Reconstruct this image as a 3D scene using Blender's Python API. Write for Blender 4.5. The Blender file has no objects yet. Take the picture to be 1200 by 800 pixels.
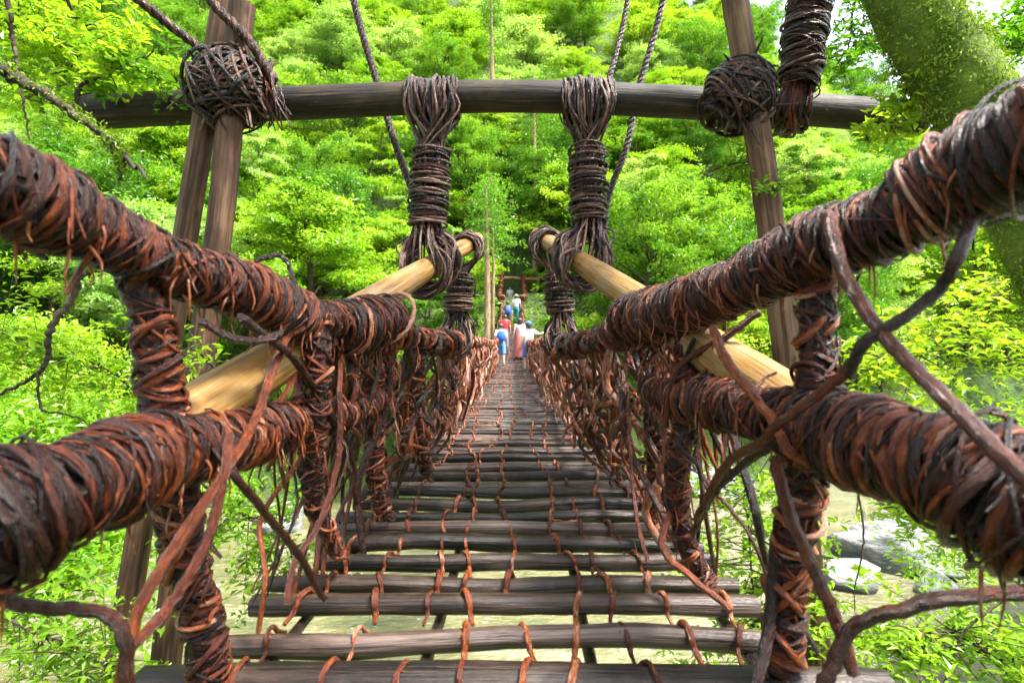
import bpy, math, random
import numpy as np
from mathutils import Vector

random.seed(7)
rng = np.random.default_rng(11)
S = bpy.context.scene
COL = S.collection
R = math.radians
EYE = 0.9
FPX = 700.0

# ------------------------------------------------------------------ camera
cam_d = bpy.data.cameras.new('camera')
cam = bpy.data.objects.new('camera', cam_d)
COL.objects.link(cam)
cam.location = (0, 0, EYE)
cam.rotation_euler = (R(90), 0, 0)
cam_d.sensor_width = 36
cam_d.lens = 36 * FPX / 1200
cam_d.clip_start = 0.05
cam_d.clip_end = 2000
cam_d.dof.use_dof = True
cam_d.dof.focus_distance = 4.2
cam_d.dof.aperture_fstop = 3.2
S.camera = cam

# ------------------------------------------------------------------ sky and sun
SUN_EL, SUN_AZ = R(64), R(108)          # azimuth from +Y towards +X
world = bpy.data.worlds.new('World')
S.world = world
world.use_nodes = True
wn = world.node_tree
wn.nodes.clear()
sky = wn.nodes.new('ShaderNodeTexSky')
sky.sky_type = 'NISHITA'
sky.sun_disc = False
sky.sun_elevation = SUN_EL
sky.sun_rotation = SUN_AZ
sky.dust_density = 3.0
hs = wn.nodes.new('ShaderNodeHueSaturation')
hs.inputs['Saturation'].default_value = 0.45
bg = wn.nodes.new('ShaderNodeBackground')
bg.inputs['Strength'].default_value = 0.12
wo = wn.nodes.new('ShaderNodeOutputWorld')
wn.links.new(sky.outputs[0], hs.inputs['Color'])
wn.links.new(hs.outputs[0], bg.inputs['Color'])
wn.links.new(bg.outputs[0], wo.inputs['Surface'])

sun_d = bpy.data.lights.new('sun', 'SUN')
sun_d.energy = 3.4
sun_d.angle = R(12)
sun_d.color = (1.0, 0.96, 0.88)
sun = bpy.data.objects.new('sun', sun_d)
COL.objects.link(sun)
sv = Vector((math.sin(SUN_AZ) * math.cos(SUN_EL), math.cos(SUN_AZ) * math.cos(SUN_EL), math.sin(SUN_EL)))
sun.rotation_euler = sv.to_track_quat('Z', 'Y').to_euler()
sun.location = (20, 30, 40)

S.view_settings.view_transform = 'Standard'
S.view_settings.look = 'None'
S.view_settings.exposure = 2.45
S.view_settings.gamma = 1.0
S.view_settings.use_curve_mapping = False
S.render.engine = 'CYCLES'
S.cycles.max_bounces = 7
S.cycles.diffuse_bounces = 3
S.cycles.glossy_bounces = 2
S.cycles.transmission_bounces = 4
S.cycles.use_denoising = True


# ------------------------------------------------------------------ helpers
def P(px, py, d):
    return np.array([(px - 600) / FPX * d, d, EYE + (400 - py) / FPX * d])


class MB:
    """quads with a per-vertex tint and a wood/bark coordinate"""
    def __init__(self):
        self.v, self.q, self.t, self.c, self.f, self.n = [], [], [], [], [], 0

    def add(self, v, q, tint, tc=None, flat=False):
        v = np.asarray(v, float)
        self.v.append(v)
        self.q.append(np.asarray(q, np.int64) + self.n)
        self.t.append(np.broadcast_to(np.asarray(tint, float), (len(v),)))
        self.c.append(v * 1.0 if tc is None else tc)
        self.f.append(np.full(len(q), flat))
        self.n += len(v)

    def mesh(self, name, off=(0, 0, 0)):
        me = bpy.data.meshes.new(name)
        if self.n == 0:
            return me
        v = np.concatenate(self.v) - np.asarray(off)
        q = np.concatenate(self.q)
        me.vertices.add(len(v))
        me.vertices.foreach_set('co', v.astype(np.float32).ravel())
        me.loops.add(q.size)
        me.loops.foreach_set('vertex_index', q.astype(np.int32).ravel())
        me.polygons.add(len(q))
        me.polygons.foreach_set('loop_start', np.arange(0, q.size, 4, dtype=np.int32))
        me.polygons.foreach_set('loop_total', np.full(len(q), 4, np.int32))
        me.polygons.foreach_set('use_smooth', ~np.concatenate(self.f))
        a = me.attributes.new('tint', 'FLOAT', 'POINT')
        a.data.foreach_set('value', np.concatenate(self.t).astype(np.float32))
        b = me.attributes.new('tc', 'FLOAT_VECTOR', 'POINT')
        b.data.foreach_set('vector', np.concatenate(self.c).astype(np.float32).ravel())
        me.update(calc_edges=True)
        return me

    def build(self, name, mat, parent=None, kind=None):
        off = (0, 0, 0) if parent is None else WL[parent.name]
        o = bpy.data.objects.new(name, self.mesh(name, off))
        o.data.materials.append(mat)
        COL.objects.link(o)
        if parent is not None:
            o.parent = parent
            WL[o.name] = off
        else:
            WL[o.name] = (0, 0, 0)
        if kind:
            o['kind'] = kind
        return o


WL = {}                                   # world offset of every object


def tag(o, label, cat, group=None, kind=None):
    o['label'] = label
    o['category'] = cat
    if group:
        o['group'] = group
    if kind:
        o['kind'] = kind
    return o


def thing(name, loc, label, cat, group=None):
    o = bpy.data.objects.new(name, None)
    o.location = loc
    o.empty_display_size = 0.1
    COL.objects.link(o)
    WL[o.name] = tuple(float(c) for c in loc)
    return tag(o, label, cat, group)


def smooth_path(pts, n):
    """Catmull-Rom through pts (k x m), n samples"""
    p = np.asarray(pts, float)
    if len(p) == 2:
        t = np.linspace(0, 1, n)[:, None]
        return p[0] * (1 - t) + p[1] * t
    p = np.vstack([2 * p[0] - p[1], p, 2 * p[-1] - p[-2]])
    k = len(p) - 3
    s = np.linspace(0, k - 1e-6, n)
    i = s.astype(int)
    u = (s - i)[:, None]
    a, b, c, d = p[i], p[i + 1], p[i + 2], p[i + 3]
    return 0.5 * (2 * b + (c - a) * u + (2 * a - 5 * b + 4 * c - d) * u ** 2 + (3 * b - a - 3 * c + d) * u ** 3)


def frames(p):
    t = np.gradient(p, axis=0)
    t /= np.linalg.norm(t, axis=1)[:, None] + 1e-12
    nrm = np.zeros_like(p)
    ref = np.array([0, 0, 1.0]) if abs(t[0][2]) < 0.9 else np.array([1.0, 0, 0])
    n0 = np.cross(t[0], ref)
    n0 /= np.linalg.norm(n0)
    nrm[0] = n0
    for i in range(1, len(p)):
        n0 = n0 - t[i] * np.dot(n0, t[i])
        n0 /= np.linalg.norm(n0) + 1e-12
        nrm[i] = n0
    return t, nrm, np.cross(t, nrm)


def tube(mb, pts, rad, sides=6, tint=0.5, lump=0.12, n=None, flatcap=False, profile=None, wob=0.0):
    p = np.asarray(pts, float) if n is None else smooth_path(pts, n)
    m = len(p)
    if wob:
        p = p + rng.normal(0, wob, p.shape)
    rad = np.asarray(rad, float)
    if rad.ndim == 0:
        rad = np.full(m, float(rad))
    elif len(rad) != m:
        rad = np.interp(np.linspace(0, 1, m), np.linspace(0, 1, len(rad)), rad)
    t, a, b = frames(p)
    ang = np.linspace(0, 2 * math.pi, sides, endpoint=False)
    if profile is None:
        ca, sa = np.cos(ang), np.sin(ang)
    else:
        ca, sa = profile[:, 0], profile[:, 1]
    rr = rad[:, None] * (1 + rng.uniform(-lump, lump, (m, sides)))
    v = p[:, None] + rr[..., None] * (ca[None, :, None] * a[:, None] + sa[None, :, None] * b[:, None])
    L = np.concatenate([[0], np.cumsum(np.linalg.norm(np.diff(p, axis=0), axis=1))])
    seed = rng.uniform(0, 50)
    tc = np.zeros_like(v)
    mr = float(rad.mean())
    tc[..., 0] = ca[None, :] * mr
    tc[..., 1] = sa[None, :] * mr
    tc[..., 2] = L[:, None] + seed
    i = np.arange(m - 1)[:, None] * sides
    j = np.arange(sides)[None]
    j2 = (j + 1) % sides
    q = np.stack([i + j, i + j2, i + sides + j2, i + sides + j], -1).reshape(-1, 4)
    mb.add(v.reshape(-1, 3), q, tint, tc.reshape(-1, 3))
    for e, sgn in ((0, -1), (m - 1, 1)):
        ring = v[e]
        c = p[e] + (0 if flatcap else sgn * t[e] * rad[e] * 0.35)
        inner = c + (ring - p[e]) * 0.02
        vv = np.vstack([ring, inner])
        jj = np.arange(sides)
        k = (jj + 1) % sides
        qq = np.stack([jj, jj + sides, k + sides, k] if sgn > 0 else [jj, k, k + sides, jj + sides], -1)
        tcc = np.vstack([tc[e], tc[e] * [0.02, 0.02, 1]])
        mb.add(vv, qq, tint, tcc, flat=flatcap)


def ring_pts(c, t, a, b, Rr, n=16, turns=1.12, pitch=0.02, jit=0.10, a0=None, tuck=True):
    a0 = rng.uniform(0, 6.28) if a0 is None else a0
    th = a0 + np.linspace(0, turns * 2 * math.pi, n)
    w = np.interp(np.linspace(0, 1, n), np.linspace(0, 1, 5), rng.uniform(-jit, jit, 5))
    rr = Rr * (1 + w)
    if tuck:
        rr[0] *= 0.86
        rr[-1] *= 0.86
    adv = np.linspace(-0.5, 0.5, n) * pitch
    sl = rng.uniform(-1, 1) * pitch * 0.9
    adv = adv + sl * np.sin(th) + np.interp(np.linspace(0, 1, n), np.linspace(0, 1, 4), rng.uniform(-1, 1, 4)) * pitch * 0.35
    return c + rr[:, None] * (np.cos(th)[:, None] * a + np.sin(th)[:, None] * b) + adv[:, None] * t


# ------------------------------------------------------------------ materials
def new_mat(name):
    m = bpy.data.materials.new(name)
    m.use_nodes = True
    nt = m.node_tree
    return m, nt, nt.nodes['Principled BSDF'], nt.nodes['Material Output']


def ramp(nt, stops, fac):
    r = nt.nodes.new('ShaderNodeValToRGB')
    el = r.color_ramp.elements
    while len(el) < len(stops):
        el.new(0.5)
    for e, (p, c) in zip(el, stops):
        e.position = p
        e.color = (*c, 1)
    nt.links.new(fac, r.inputs[0])
    return r.outputs[0]


def attr(nt, name):
    a = nt.nodes.new('ShaderNodeAttribute')
    a.attribute_name = name
    return a


def noise(nt, vec, scale, detail=4, rough=0.6, vscale=None):
    n = nt.nodes.new('ShaderNodeTexNoise')
    n.inputs['Scale'].default_value = scale
    n.inputs['Detail'].default_value = detail
    n.inputs['Roughness'].default_value = rough
    if vscale is not None:
        mp = nt.nodes.new('ShaderNodeMapping')
        mp.inputs['Scale'].default_value = vscale
        nt.links.new(vec, mp.inputs[0])
        vec = mp.outputs[0]
    nt.links.new(vec, n.inputs['Vector'])
    return n.outputs[0]


def math_n(nt, op, a, b):
    m = nt.nodes.new('ShaderNodeMath')
    m.operation = op
    for i, x in enumerate((a, b)):
        if isinstance(x, (int, float)):
            m.inputs[i].default_value = x
        else:
            nt.links.new(x, m.inputs[i])
    return m.outputs[0]


def mix(nt, fac, a, b, mode='MIX'):
    m = nt.nodes.new('ShaderNodeMix')
    m.data_type = 'RGBA'
    m.blend_type = mode
    for s, x in ((m.inputs[0], fac), (m.inputs[6], a), (m.inputs[7], b)):
        if isinstance(x, (int, float)):
            s.default_value = x
        elif isinstance(x, tuple):
            s.default_value = (*x, 1)
        else:
            nt.links.new(x, s)
    return m.outputs[2]


def bump(nt, h, strength, dist, bsdf):
    b = nt.nodes.new('ShaderNodeBump')
    b.inputs['Strength'].default_value = strength
    b.inputs['Distance'].default_value = dist
    nt.links.new(h, b.inputs['Height'])
    nt.links.new(b.outputs[0], bsdf.inputs['Normal'])


def vine_material(name, stops):
    m, nt, b, o = new_mat(name)
    tc = attr(nt, 'tc').outputs['Vector']
    ti = attr(nt, 'tint').outputs['Fac']
    n1 = noise(nt, tc, 150, 5, 0.7, (1, 1, 0.22))
    n2 = noise(nt, tc, 16, 4, 0.65)
    f = math_n(nt, 'ADD', ti, math_n(nt, 'MULTIPLY', math_n(nt, 'SUBTRACT', n2, 0.5), 0.7))
    f = math_n(nt, 'ADD', f, math_n(nt, 'MULTIPLY', math_n(nt, 'SUBTRACT', n1, 0.5), 0.8))
    nt.links.new(ramp(nt, stops, f), b.inputs['Base Color'])
    nt.links.new(math_n(nt, 'ADD', math_n(nt, 'MULTIPLY', n1, 0.42), 0.06), b.inputs['Roughness'])
    b.inputs['Specular IOR Level'].default_value = 0.42
    bump(nt, n1, 1.0, 0.014, b)
    return m


VINE = vine_material('vine_bark', [(0.0, (0.004, 0.0016, 0.0014)), (0.28, (0.014, 0.004, 0.0026)),
                                   (0.5, (0.040, 0.0075, 0.003)), (0.72, (0.11, 0.019, 0.0035)), (0.90, (0.26, 0.056, 0.006)), (1.0, (0.34, 0.18, 0.12))])
VINE_DARK = vine_material('dark_vine_bark', [(0.0, (0.004, 0.002, 0.0016)), (0.35, (0.014, 0.005, 0.0035)),
                                             (0.7, (0.062, 0.019, 0.009)), (1.0, (0.24, 0.15, 0.11))])


def wood_material(name, stops, fiber=(28, 28, 1.3), rough=0.6, bs=0.5, wear=None, knots=False):
    m, nt, b, o = new_mat(name)
    tc = attr(nt, 'tc').outputs['Vector']
    ti = attr(nt, 'tint').outputs['Fac']
    n1 = noise(nt, tc, 1.6, 6, 0.62, fiber)
    n2 = noise(nt, tc, 2.3, 4, 0.6, (4, 4, 1.4))
    f = math_n(nt, 'ADD', math_n(nt, 'MULTIPLY', n1, 0.55), math_n(nt, 'MULTIPLY', n2, 0.45))
    f = math_n(nt, 'ADD', f, math_n(nt, 'MULTIPLY', math_n(nt, 'SUBTRACT', ti, 0.5), 0.35))
    f = math_n(nt, 'ADD', math_n(nt, 'MULTIPLY', math_n(nt, 'SUBTRACT', f, 0.5), 1.7), 0.5)
    col = ramp(nt, stops, f)
    n3 = noise(nt, tc, 1.0, 3, 0.5, (34, 34, 0.8))
    crack = ramp(nt, [(0.30, (0.12, 0.10, 0.09)), (0.40, (1, 1, 1))], n3)
    col = mix(nt, 0.8, col, crack, 'MULTIPLY')
    if wear:
        n4 = noise(nt, tc, 3.2, 5, 0.7)
        col = mix(nt, ramp(nt, [(0.52, (0, 0, 0)), (0.66, (0.75, 0.75, 0.75))], n4), col, wear)
    if knots:
        vo = nt.nodes.new('ShaderNodeTexVoronoi')
        vo.inputs['Scale'].default_value = 1.0
        mp = nt.nodes.new('ShaderNodeMapping')
        mp.inputs['Scale'].default_value = (9, 9, 3.4)
        nt.links.new(tc, mp.inputs[0])
        nt.links.new(mp.outputs[0], vo.inputs['Vector'])
        kd = math_n(nt, 'ADD', vo.outputs['Distance'], math_n(nt, 'MULTIPLY', math_n(nt, 'SUBTRACT', n2, 0.5), 0.3))
        col = mix(nt, ramp(nt, [(0.10, (0.9, 0.9, 0.9)), (0.19, (0, 0, 0))], kd), col, (0.035, 0.016, 0.007))
    nt.links.new(col, b.inputs['Base Color'])
    b.inputs['Roughness'].default_value = rough
    b.inputs['Specular IOR Level'].default_value = 0.4 if name == 'dark_slat_wood' else 0.3
    bump(nt, n1, bs, 0.012, b)
    return m


POLE = wood_material('peeled_log', [(0.22, (0.025, 0.012, 0.004)), (0.36, (0.12, 0.052, 0.010)), (0.52, (0.22, 0.11, 0.024)),
                                    (0.68, (0.27, 0.17, 0.062)), (0.85, (0.28, 0.22, 0.13))], rough=0.5, bs=0.8, wear=(0.20, 0.155, 0.10), knots=True)
BEAM = wood_material('weathered_beam', [(0.3, (0.008, 0.005, 0.003)), (0.48, (0.015, 0.009, 0.005)), (0.62, (0.038, 0.023, 0.012)),
                                        (0.85, (0.12, 0.08, 0.045))], rough=0.6, bs=0.9, wear=(0.045, 0.03, 0.016))
POST = wood_material('brown_post_wood', [(0.28, (0.022, 0.011, 0.006)), (0.5, (0.075, 0.037, 0.017)), (0.75, (0.17, 0.10, 0.052))], rough=0.7, knots=True)
SLAT = wood_material('dark_slat_wood', [(0.25, (0.005, 0.003, 0.0025)), (0.45, (0.017, 0.009, 0.006)), (0.62, (0.048, 0.028, 0.020)),
                                        (0.85, (0.125, 0.088, 0.072))], rough=0.34, bs=1.0, wear=(0.085, 0.06, 0.05))
TRUNK = wood_material('tree_bark', [(0.3, (0.02, 0.014, 0.01)), (0.55, (0.07, 0.05, 0.035)), (0.8, (0.17, 0.13, 0.10))], (14, 14, 2), 0.85, 0.9)
CEDAR = wood_material('cedar_bark', [(0.3, (0.12, 0.06, 0.035)), (0.55, (0.30, 0.18, 0.11)), (0.8, (0.5, 0.36, 0.26))], (30, 30, 1), 0.8, 0.8)


def leaf_material(name, stops, trans=0.56):
    m, nt, b, o = new_mat(name)
    nt.nodes.remove(b)
    ti = attr(nt, 'tint').outputs['Fac']
    oi = nt.nodes.new('ShaderNodeObjectInfo').outputs['Random']
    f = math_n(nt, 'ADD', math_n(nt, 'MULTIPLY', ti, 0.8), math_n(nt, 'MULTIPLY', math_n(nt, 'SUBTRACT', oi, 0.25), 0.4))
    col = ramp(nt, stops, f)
    d = nt.nodes.new('ShaderNodeBsdfDiffuse')
    t = nt.nodes.new('ShaderNodeBsdfTranslucent')
    g = nt.nodes.new('ShaderNodeBsdfGlossy')
    g.inputs['Roughness'].default_value = 0.35
    g.inputs['Color'].default_value = (0.6, 0.7, 0.6, 1)
    nt.links.new(col, d.inputs['Color'])
    tcol = mix(nt, 1.0, col, (1.0, 1.0, 0.5), 'MULTIPLY')
    nt.links.new(tcol, t.inputs['Color'])
    ms = nt.nodes.new('ShaderNodeMixShader')
    ms.inputs[0].default_value = trans
    nt.links.new(d.outputs[0], ms.inputs[1])
    nt.links.new(t.outputs[0], ms.inputs[2])
    m2 = nt.nodes.new('ShaderNodeMixShader')
    m2.inputs[0].default_value = 0.035
    nt.links.new(ms.outputs[0], m2.inputs[1])
    nt.links.new(g.outputs[0], m2.inputs[2])
    nt.links.new(m2.outputs[0], o.inputs['Surface'])
    return m


LEAF_LIME = leaf_material('lime_leaf', [(0.0, (0.06, 0.19, 0.008)), (0.4, (0.17, 0.36, 0.012)), (0.75, (0.32, 0.50, 0.022)), (1.0, (0.42, 0.55, 0.05))])
LEAF_MID = leaf_material('mid_green_leaf', [(0.0, (0.05, 0.16, 0.010)), (0.5, (0.13, 0.31, 0.016)), (1.0, (0.29, 0.46, 0.025))])
LEAF_PALE = leaf_material('pale_leaf', [(0.0, (0.13, 0.29, 0.05)), (0.5, (0.29, 0.48, 0.10)), (1.0, (0.47, 0.58, 0.20))])
MOSS = leaf_material('moss', [(0.0, (0.05, 0.10, 0.006)), (0.5, (0.12, 0.22, 0.012)), (1.0, (0.28, 0.38, 0.03))], 0.35)


def plain(name, col, rough=0.7, vary=0.0, scale=20):
    m, nt, b, o = new_mat(name)
    b.inputs['Roughness'].default_value = rough
    b.inputs['Base Color'].default_value = (*col, 1)
    if vary:
        tc = nt.nodes.new('ShaderNodeTexCoord').outputs['Object']
        n = noise(nt, tc, scale, 4, 0.6)
        lo = tuple(c * (1 - vary) for c in col)
        hi = tuple(min(1, c * (1 + vary)) for c in col)
        nt.links.new(ramp(nt, [(0.35, lo), (0.65, hi)], n), b.inputs['Base Color'])
        bump(nt, n, 0.3, 0.01, b)
    return m


# ------------------------------------------------------------------ terrain, river
WATER = -6.2


def deck_z(y):
    y = np.asarray(y, float)
    return np.where(y > 16, 0.0052 * (y - 16) ** 2, 0.0) - 0.06 * np.clip((y - 3) / 13, 0, 1) ** 2


def sstep(a, b, x):
    t = np.clip((x - a) / (b - a), 0, 1)
    return t * t * (3 - 2 * t)


def ground(x, y):
    x = np.asarray(x, float)
    y = np.asarray(y, float)
    bend = 3.0 * np.sin(x * 0.06) + np.where(x < 0, 0.001, 0.004) * x * x
    near = -8.2 + 7.0 * sstep(6.0 + bend * 0.3, 0.3, y)
    far0 = 25 + bend
    yc = np.minimum(y, 100)
    t = yc - far0
    far = -8.2 + 5.0 * sstep(0, 6, t) + np.clip(t - 3, 0, None) * 0.62 + 0.36 * np.clip(yc - 46, 0, None)
    far = far * 1.0 - 0.45 * np.clip(x - 22, 0, None) * sstep(36, 60, y)
    h = np.maximum(near, far)
    h = h + 0.5 * np.sin(x * 0.53 + 1.3 * np.sin(y * 0.31)) * np.cos(y * 0.47) + 0.22 * np.sin(x * 1.7 + y * 1.1)
    w = np.exp(-((x / 3.0) ** 4) - (((y - 43.5) / 3.2) ** 4))
    h = h * (1 - w) + 3.2 * w
    return h


def grid_mesh(xs, ys, zf):
    X, Y = np.meshgrid(xs, ys)
    v = np.stack([X, Y, zf(X, Y)], -1).reshape(-1, 3)
    nx, ny = len(xs), len(ys)
    i = np.arange(ny - 1)[:, None] * nx + np.arange(nx - 1)[None]
    q = np.stack([i, i + 1, i + nx + 1, i + nx], -1).reshape(-1, 4)
    return v, q


m, nt, b, o_ = new_mat('forest_floor')
tcn = nt.nodes.new('ShaderNodeTexCoord').outputs['Object']
n1 = noise(nt, tcn, 0.7, 6, 0.65)
n2 = noise(nt, tcn, 6.0, 5, 0.7)
c1 = ramp(nt, [(0.3, (0.05, 0.09, 0.016)), (0.5, (0.08, 0.16, 0.02)), (0.7, (0.12, 0.13, 0.05))], n1)
c2 = ramp(nt, [(0.35, (0.35, 0.35, 0.35)), (0.7, (1, 1, 1))], n2)
nt.links.new(mix(nt, 1.0, c1, c2, 'MULTIPLY'), b.inputs['Base Color'])
b.inputs['Roughness'].default_value = 0.95
bump(nt, n2, 1.0, 0.2, b)
FLOOR = m
mb = MB()
v, q = grid_mesh(np.linspace(-130, 130, 150), np.concatenate([np.linspace(-12, 60, 100), np.linspace(61, 170, 60)]), ground)
mb.add(v, q, 0.5)
o = mb.build('terrain', FLOOR)
o['kind'] = 'structure'

m, nt, b, o_ = new_mat('river_water')
tcn = nt.nodes.new('ShaderNodeTexCoord').outputs['Object']
n1 = noise(nt, tcn, 0.35, 4, 0.6, (1, 2.4, 1))
n2 = noise(nt, tcn, 2.2, 5, 0.65, (1, 2.2, 1))
c = ramp(nt, [(0.3, (0.05, 0.07, 0.03)), (0.5, (0.13, 0.12, 0.045)), (0.66, (0.17, 0.18, 0.10))], n1)
c = mix(nt, ramp(nt, [(0.60, (0, 0, 0)), (0.72, (1, 1, 1))], n2), c, (0.30, 0.33, 0.30))
nt.links.new(c, b.inputs['Base Color'])
b.inputs['Roughness'].default_value = 0.12
bump(nt, n2, 0.9, 0.25, b)
WATERM = m
mb = MB()
v, q = grid_mesh(np.linspace(-130, 130, 60), np.linspace(-2, 60, 20), lambda x, y: np.full_like(x, WATER))
mb.add(v, q, 0.5)
o = mb.build('river', WATERM)
o['kind'] = 'structure'

# boulders
m, nt, b, o_ = new_mat('river_rock')
tcn = nt.nodes.new('ShaderNodeTexCoord').outputs['Object']
n1 = noise(nt, tcn, 1.4, 6, 0.7, (1, 1, 3.5))
n2 = noise(nt, tcn, 9, 4, 0.6)
nt.links.new(mix(nt, 0.35, ramp(nt, [(0.3, (0.045, 0.055, 0.05)), (0.48, (0.18, 0.195, 0.19)), (0.62, (0.36, 0.36, 0.35))], n1), n2, 'OVERLAY'), b.inputs['Base Color'])
b.inputs['Roughness'].default_value = 0.75
bump(nt, n1, 1.0, 0.4, b)
ROCK = m


def boulder(loc, size, rz, seed, label):
    import bmesh
    bm = bmesh.new()
    bmesh.ops.create_icosphere(bm, subdivisions=4, radius=1.0)
    rr = np.random.default_rng(seed)
    planes = [(rr.normal(size=3), rr.uniform(0.55, 0.9)) for _ in range(11)]
    planes = [(p / np.linalg.norm(p), d) for p, d in planes]
    ph = rr.uniform(0, 6, 3)
    for vv in bm.verts:
        c = np.array(vv.co)
        for p, d in planes:
            k = c @ p - d
            if k > 0:
                c = c - p * k * 1.0
        c *= 1 + 0.05 * math.sin(7 * c[0] + ph[0]) * math.sin(6 * c[1] + ph[1]) + 0.02 * math.sin(17 * c[2] + ph[2])
        vv.co = c * np.array(size)
    for f in bm.faces:
        f.smooth = True
    me = bpy.data.meshes.new('boulder')
    bm.to_mesh(me)
    bm.free()
    me.materials.append(ROCK)
    o = bpy.data.objects.new('boulder', me)
    o.location = loc
    o.rotation_euler = (0, 0, rz)
    COL.objects.link(o)
    return tag(o, label, 'boulder', 'boulders lying in the river')


def on_water(px, py):
    d = (WATER - EYE) / ((400 - py) / FPX)
    return P(px, py, d)


for i, (px, py, s, rz, lab) in enumerate([
        (1045, 664, (1.9, 1.0, 1.3), -0.5, 'large pointed white and grey boulder in the river beside the bridge'),
        (1000, 682, (1.1, 0.9, 0.5), 0.3, 'low flat pale slab boulder against the pointed white boulder'),
        (1095, 690, (0.8, 0.6, 0.4), 0.9, 'small rounded pale rock downstream of the pointed white boulder'),
        (830, 575, (2.2, 1.6, 1.0), 0.2, 'broad greenish grey boulder in midstream seen under the netting'),
        (1100, 600, (3.0, 1.8, 1.6), 0.4, 'big grey bank boulder under the leafy far shore'),
        (60, 590, (2.0, 1.2, 0.8), 1.0, 'pale grey boulder in the river near the far shore shrubs'),
        (330, 615, (1.6, 1.2, 0.7), 2.0, 'pale boulder in the river below the bridge deck'),
        (770, 610, (1.3, 1.0, 0.6), 1.2, 'smooth grey rock in the water below the slat ends')]):
    p = on_water(px, py)
    boulder((p[0], p[1], WATER + s[2] * 0.25), s, rz, 40 + i, lab)


# ------------------------------------------------------------------ foliage
def leaves(mb, c, size, tint, updir=0.8, droop=None):
    n = len(c)
    nrm = rng.normal(0, 1, (n, 3)) * (1 - updir) * 1.3
    nrm[:, 2] += updir + 0.15
    if droop is not None:
        nrm += droop
    nrm /= np.linalg.norm(nrm, axis=1)[:, None]
    a = rng.normal(0, 1, (n, 3))
    a -= nrm * (a * nrm).sum(1)[:, None]
    a /= np.linalg.norm(a, axis=1)[:, None]
    b = np.cross(nrm, a)
    s = (size * rng.uniform(0.6, 1.25, n))[:, None]
    fold = nrm * s * 0.10
    v = np.stack([c - a * s * 0.5, c + b * s * 0.22 + fold - a * s * 0.05, c + a * s * 0.58 - nrm * s * 0.14, c - b * s * 0.22 + fold - a * s * 0.05], 1)
    q = np.arange(4 * n).reshape(n, 4)
    mb.add(v.reshape(-1, 3), q, np.repeat(np.clip(tint, 0, 1), 4), flat=True)


def pad(mb, c, r, th, n, size, tint0, updir=0.75):
    rho = np.sqrt(rng.uniform(0, 1, n))
    az = rng.uniform(0, 6.283, n)
    lob = 1 + 0.28 * np.sin(az * 3 + rng.uniform(0, 6)) + 0.18 * np.sin(az * 5 + rng.uniform(0, 6))
    x = r * rho * lob * np.cos(az) * 1.35
    y = r * rho * lob * np.sin(az) * 0.75
    ro = rng.uniform(0, 3.14)
    x, y = x * math.cos(ro) - y * math.sin(ro), x * math.sin(ro) + y * math.cos(ro)
    tl = rng.uniform(-.22, .22, 2)
    z = rng.normal(0, th, n) * (1 - 0.45 * rho) - 0.2 * r * rho ** 2 + x * tl[0] + y * tl[1]
    t = tint0 + rng.normal(0, 0.16, n)
    dr = np.stack([x, y, 0 * x], 1) / r * 0.5
    leaves(mb, np.asarray(c) + np.stack([x, y, z], 1), size, t, updir, dr)


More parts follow.
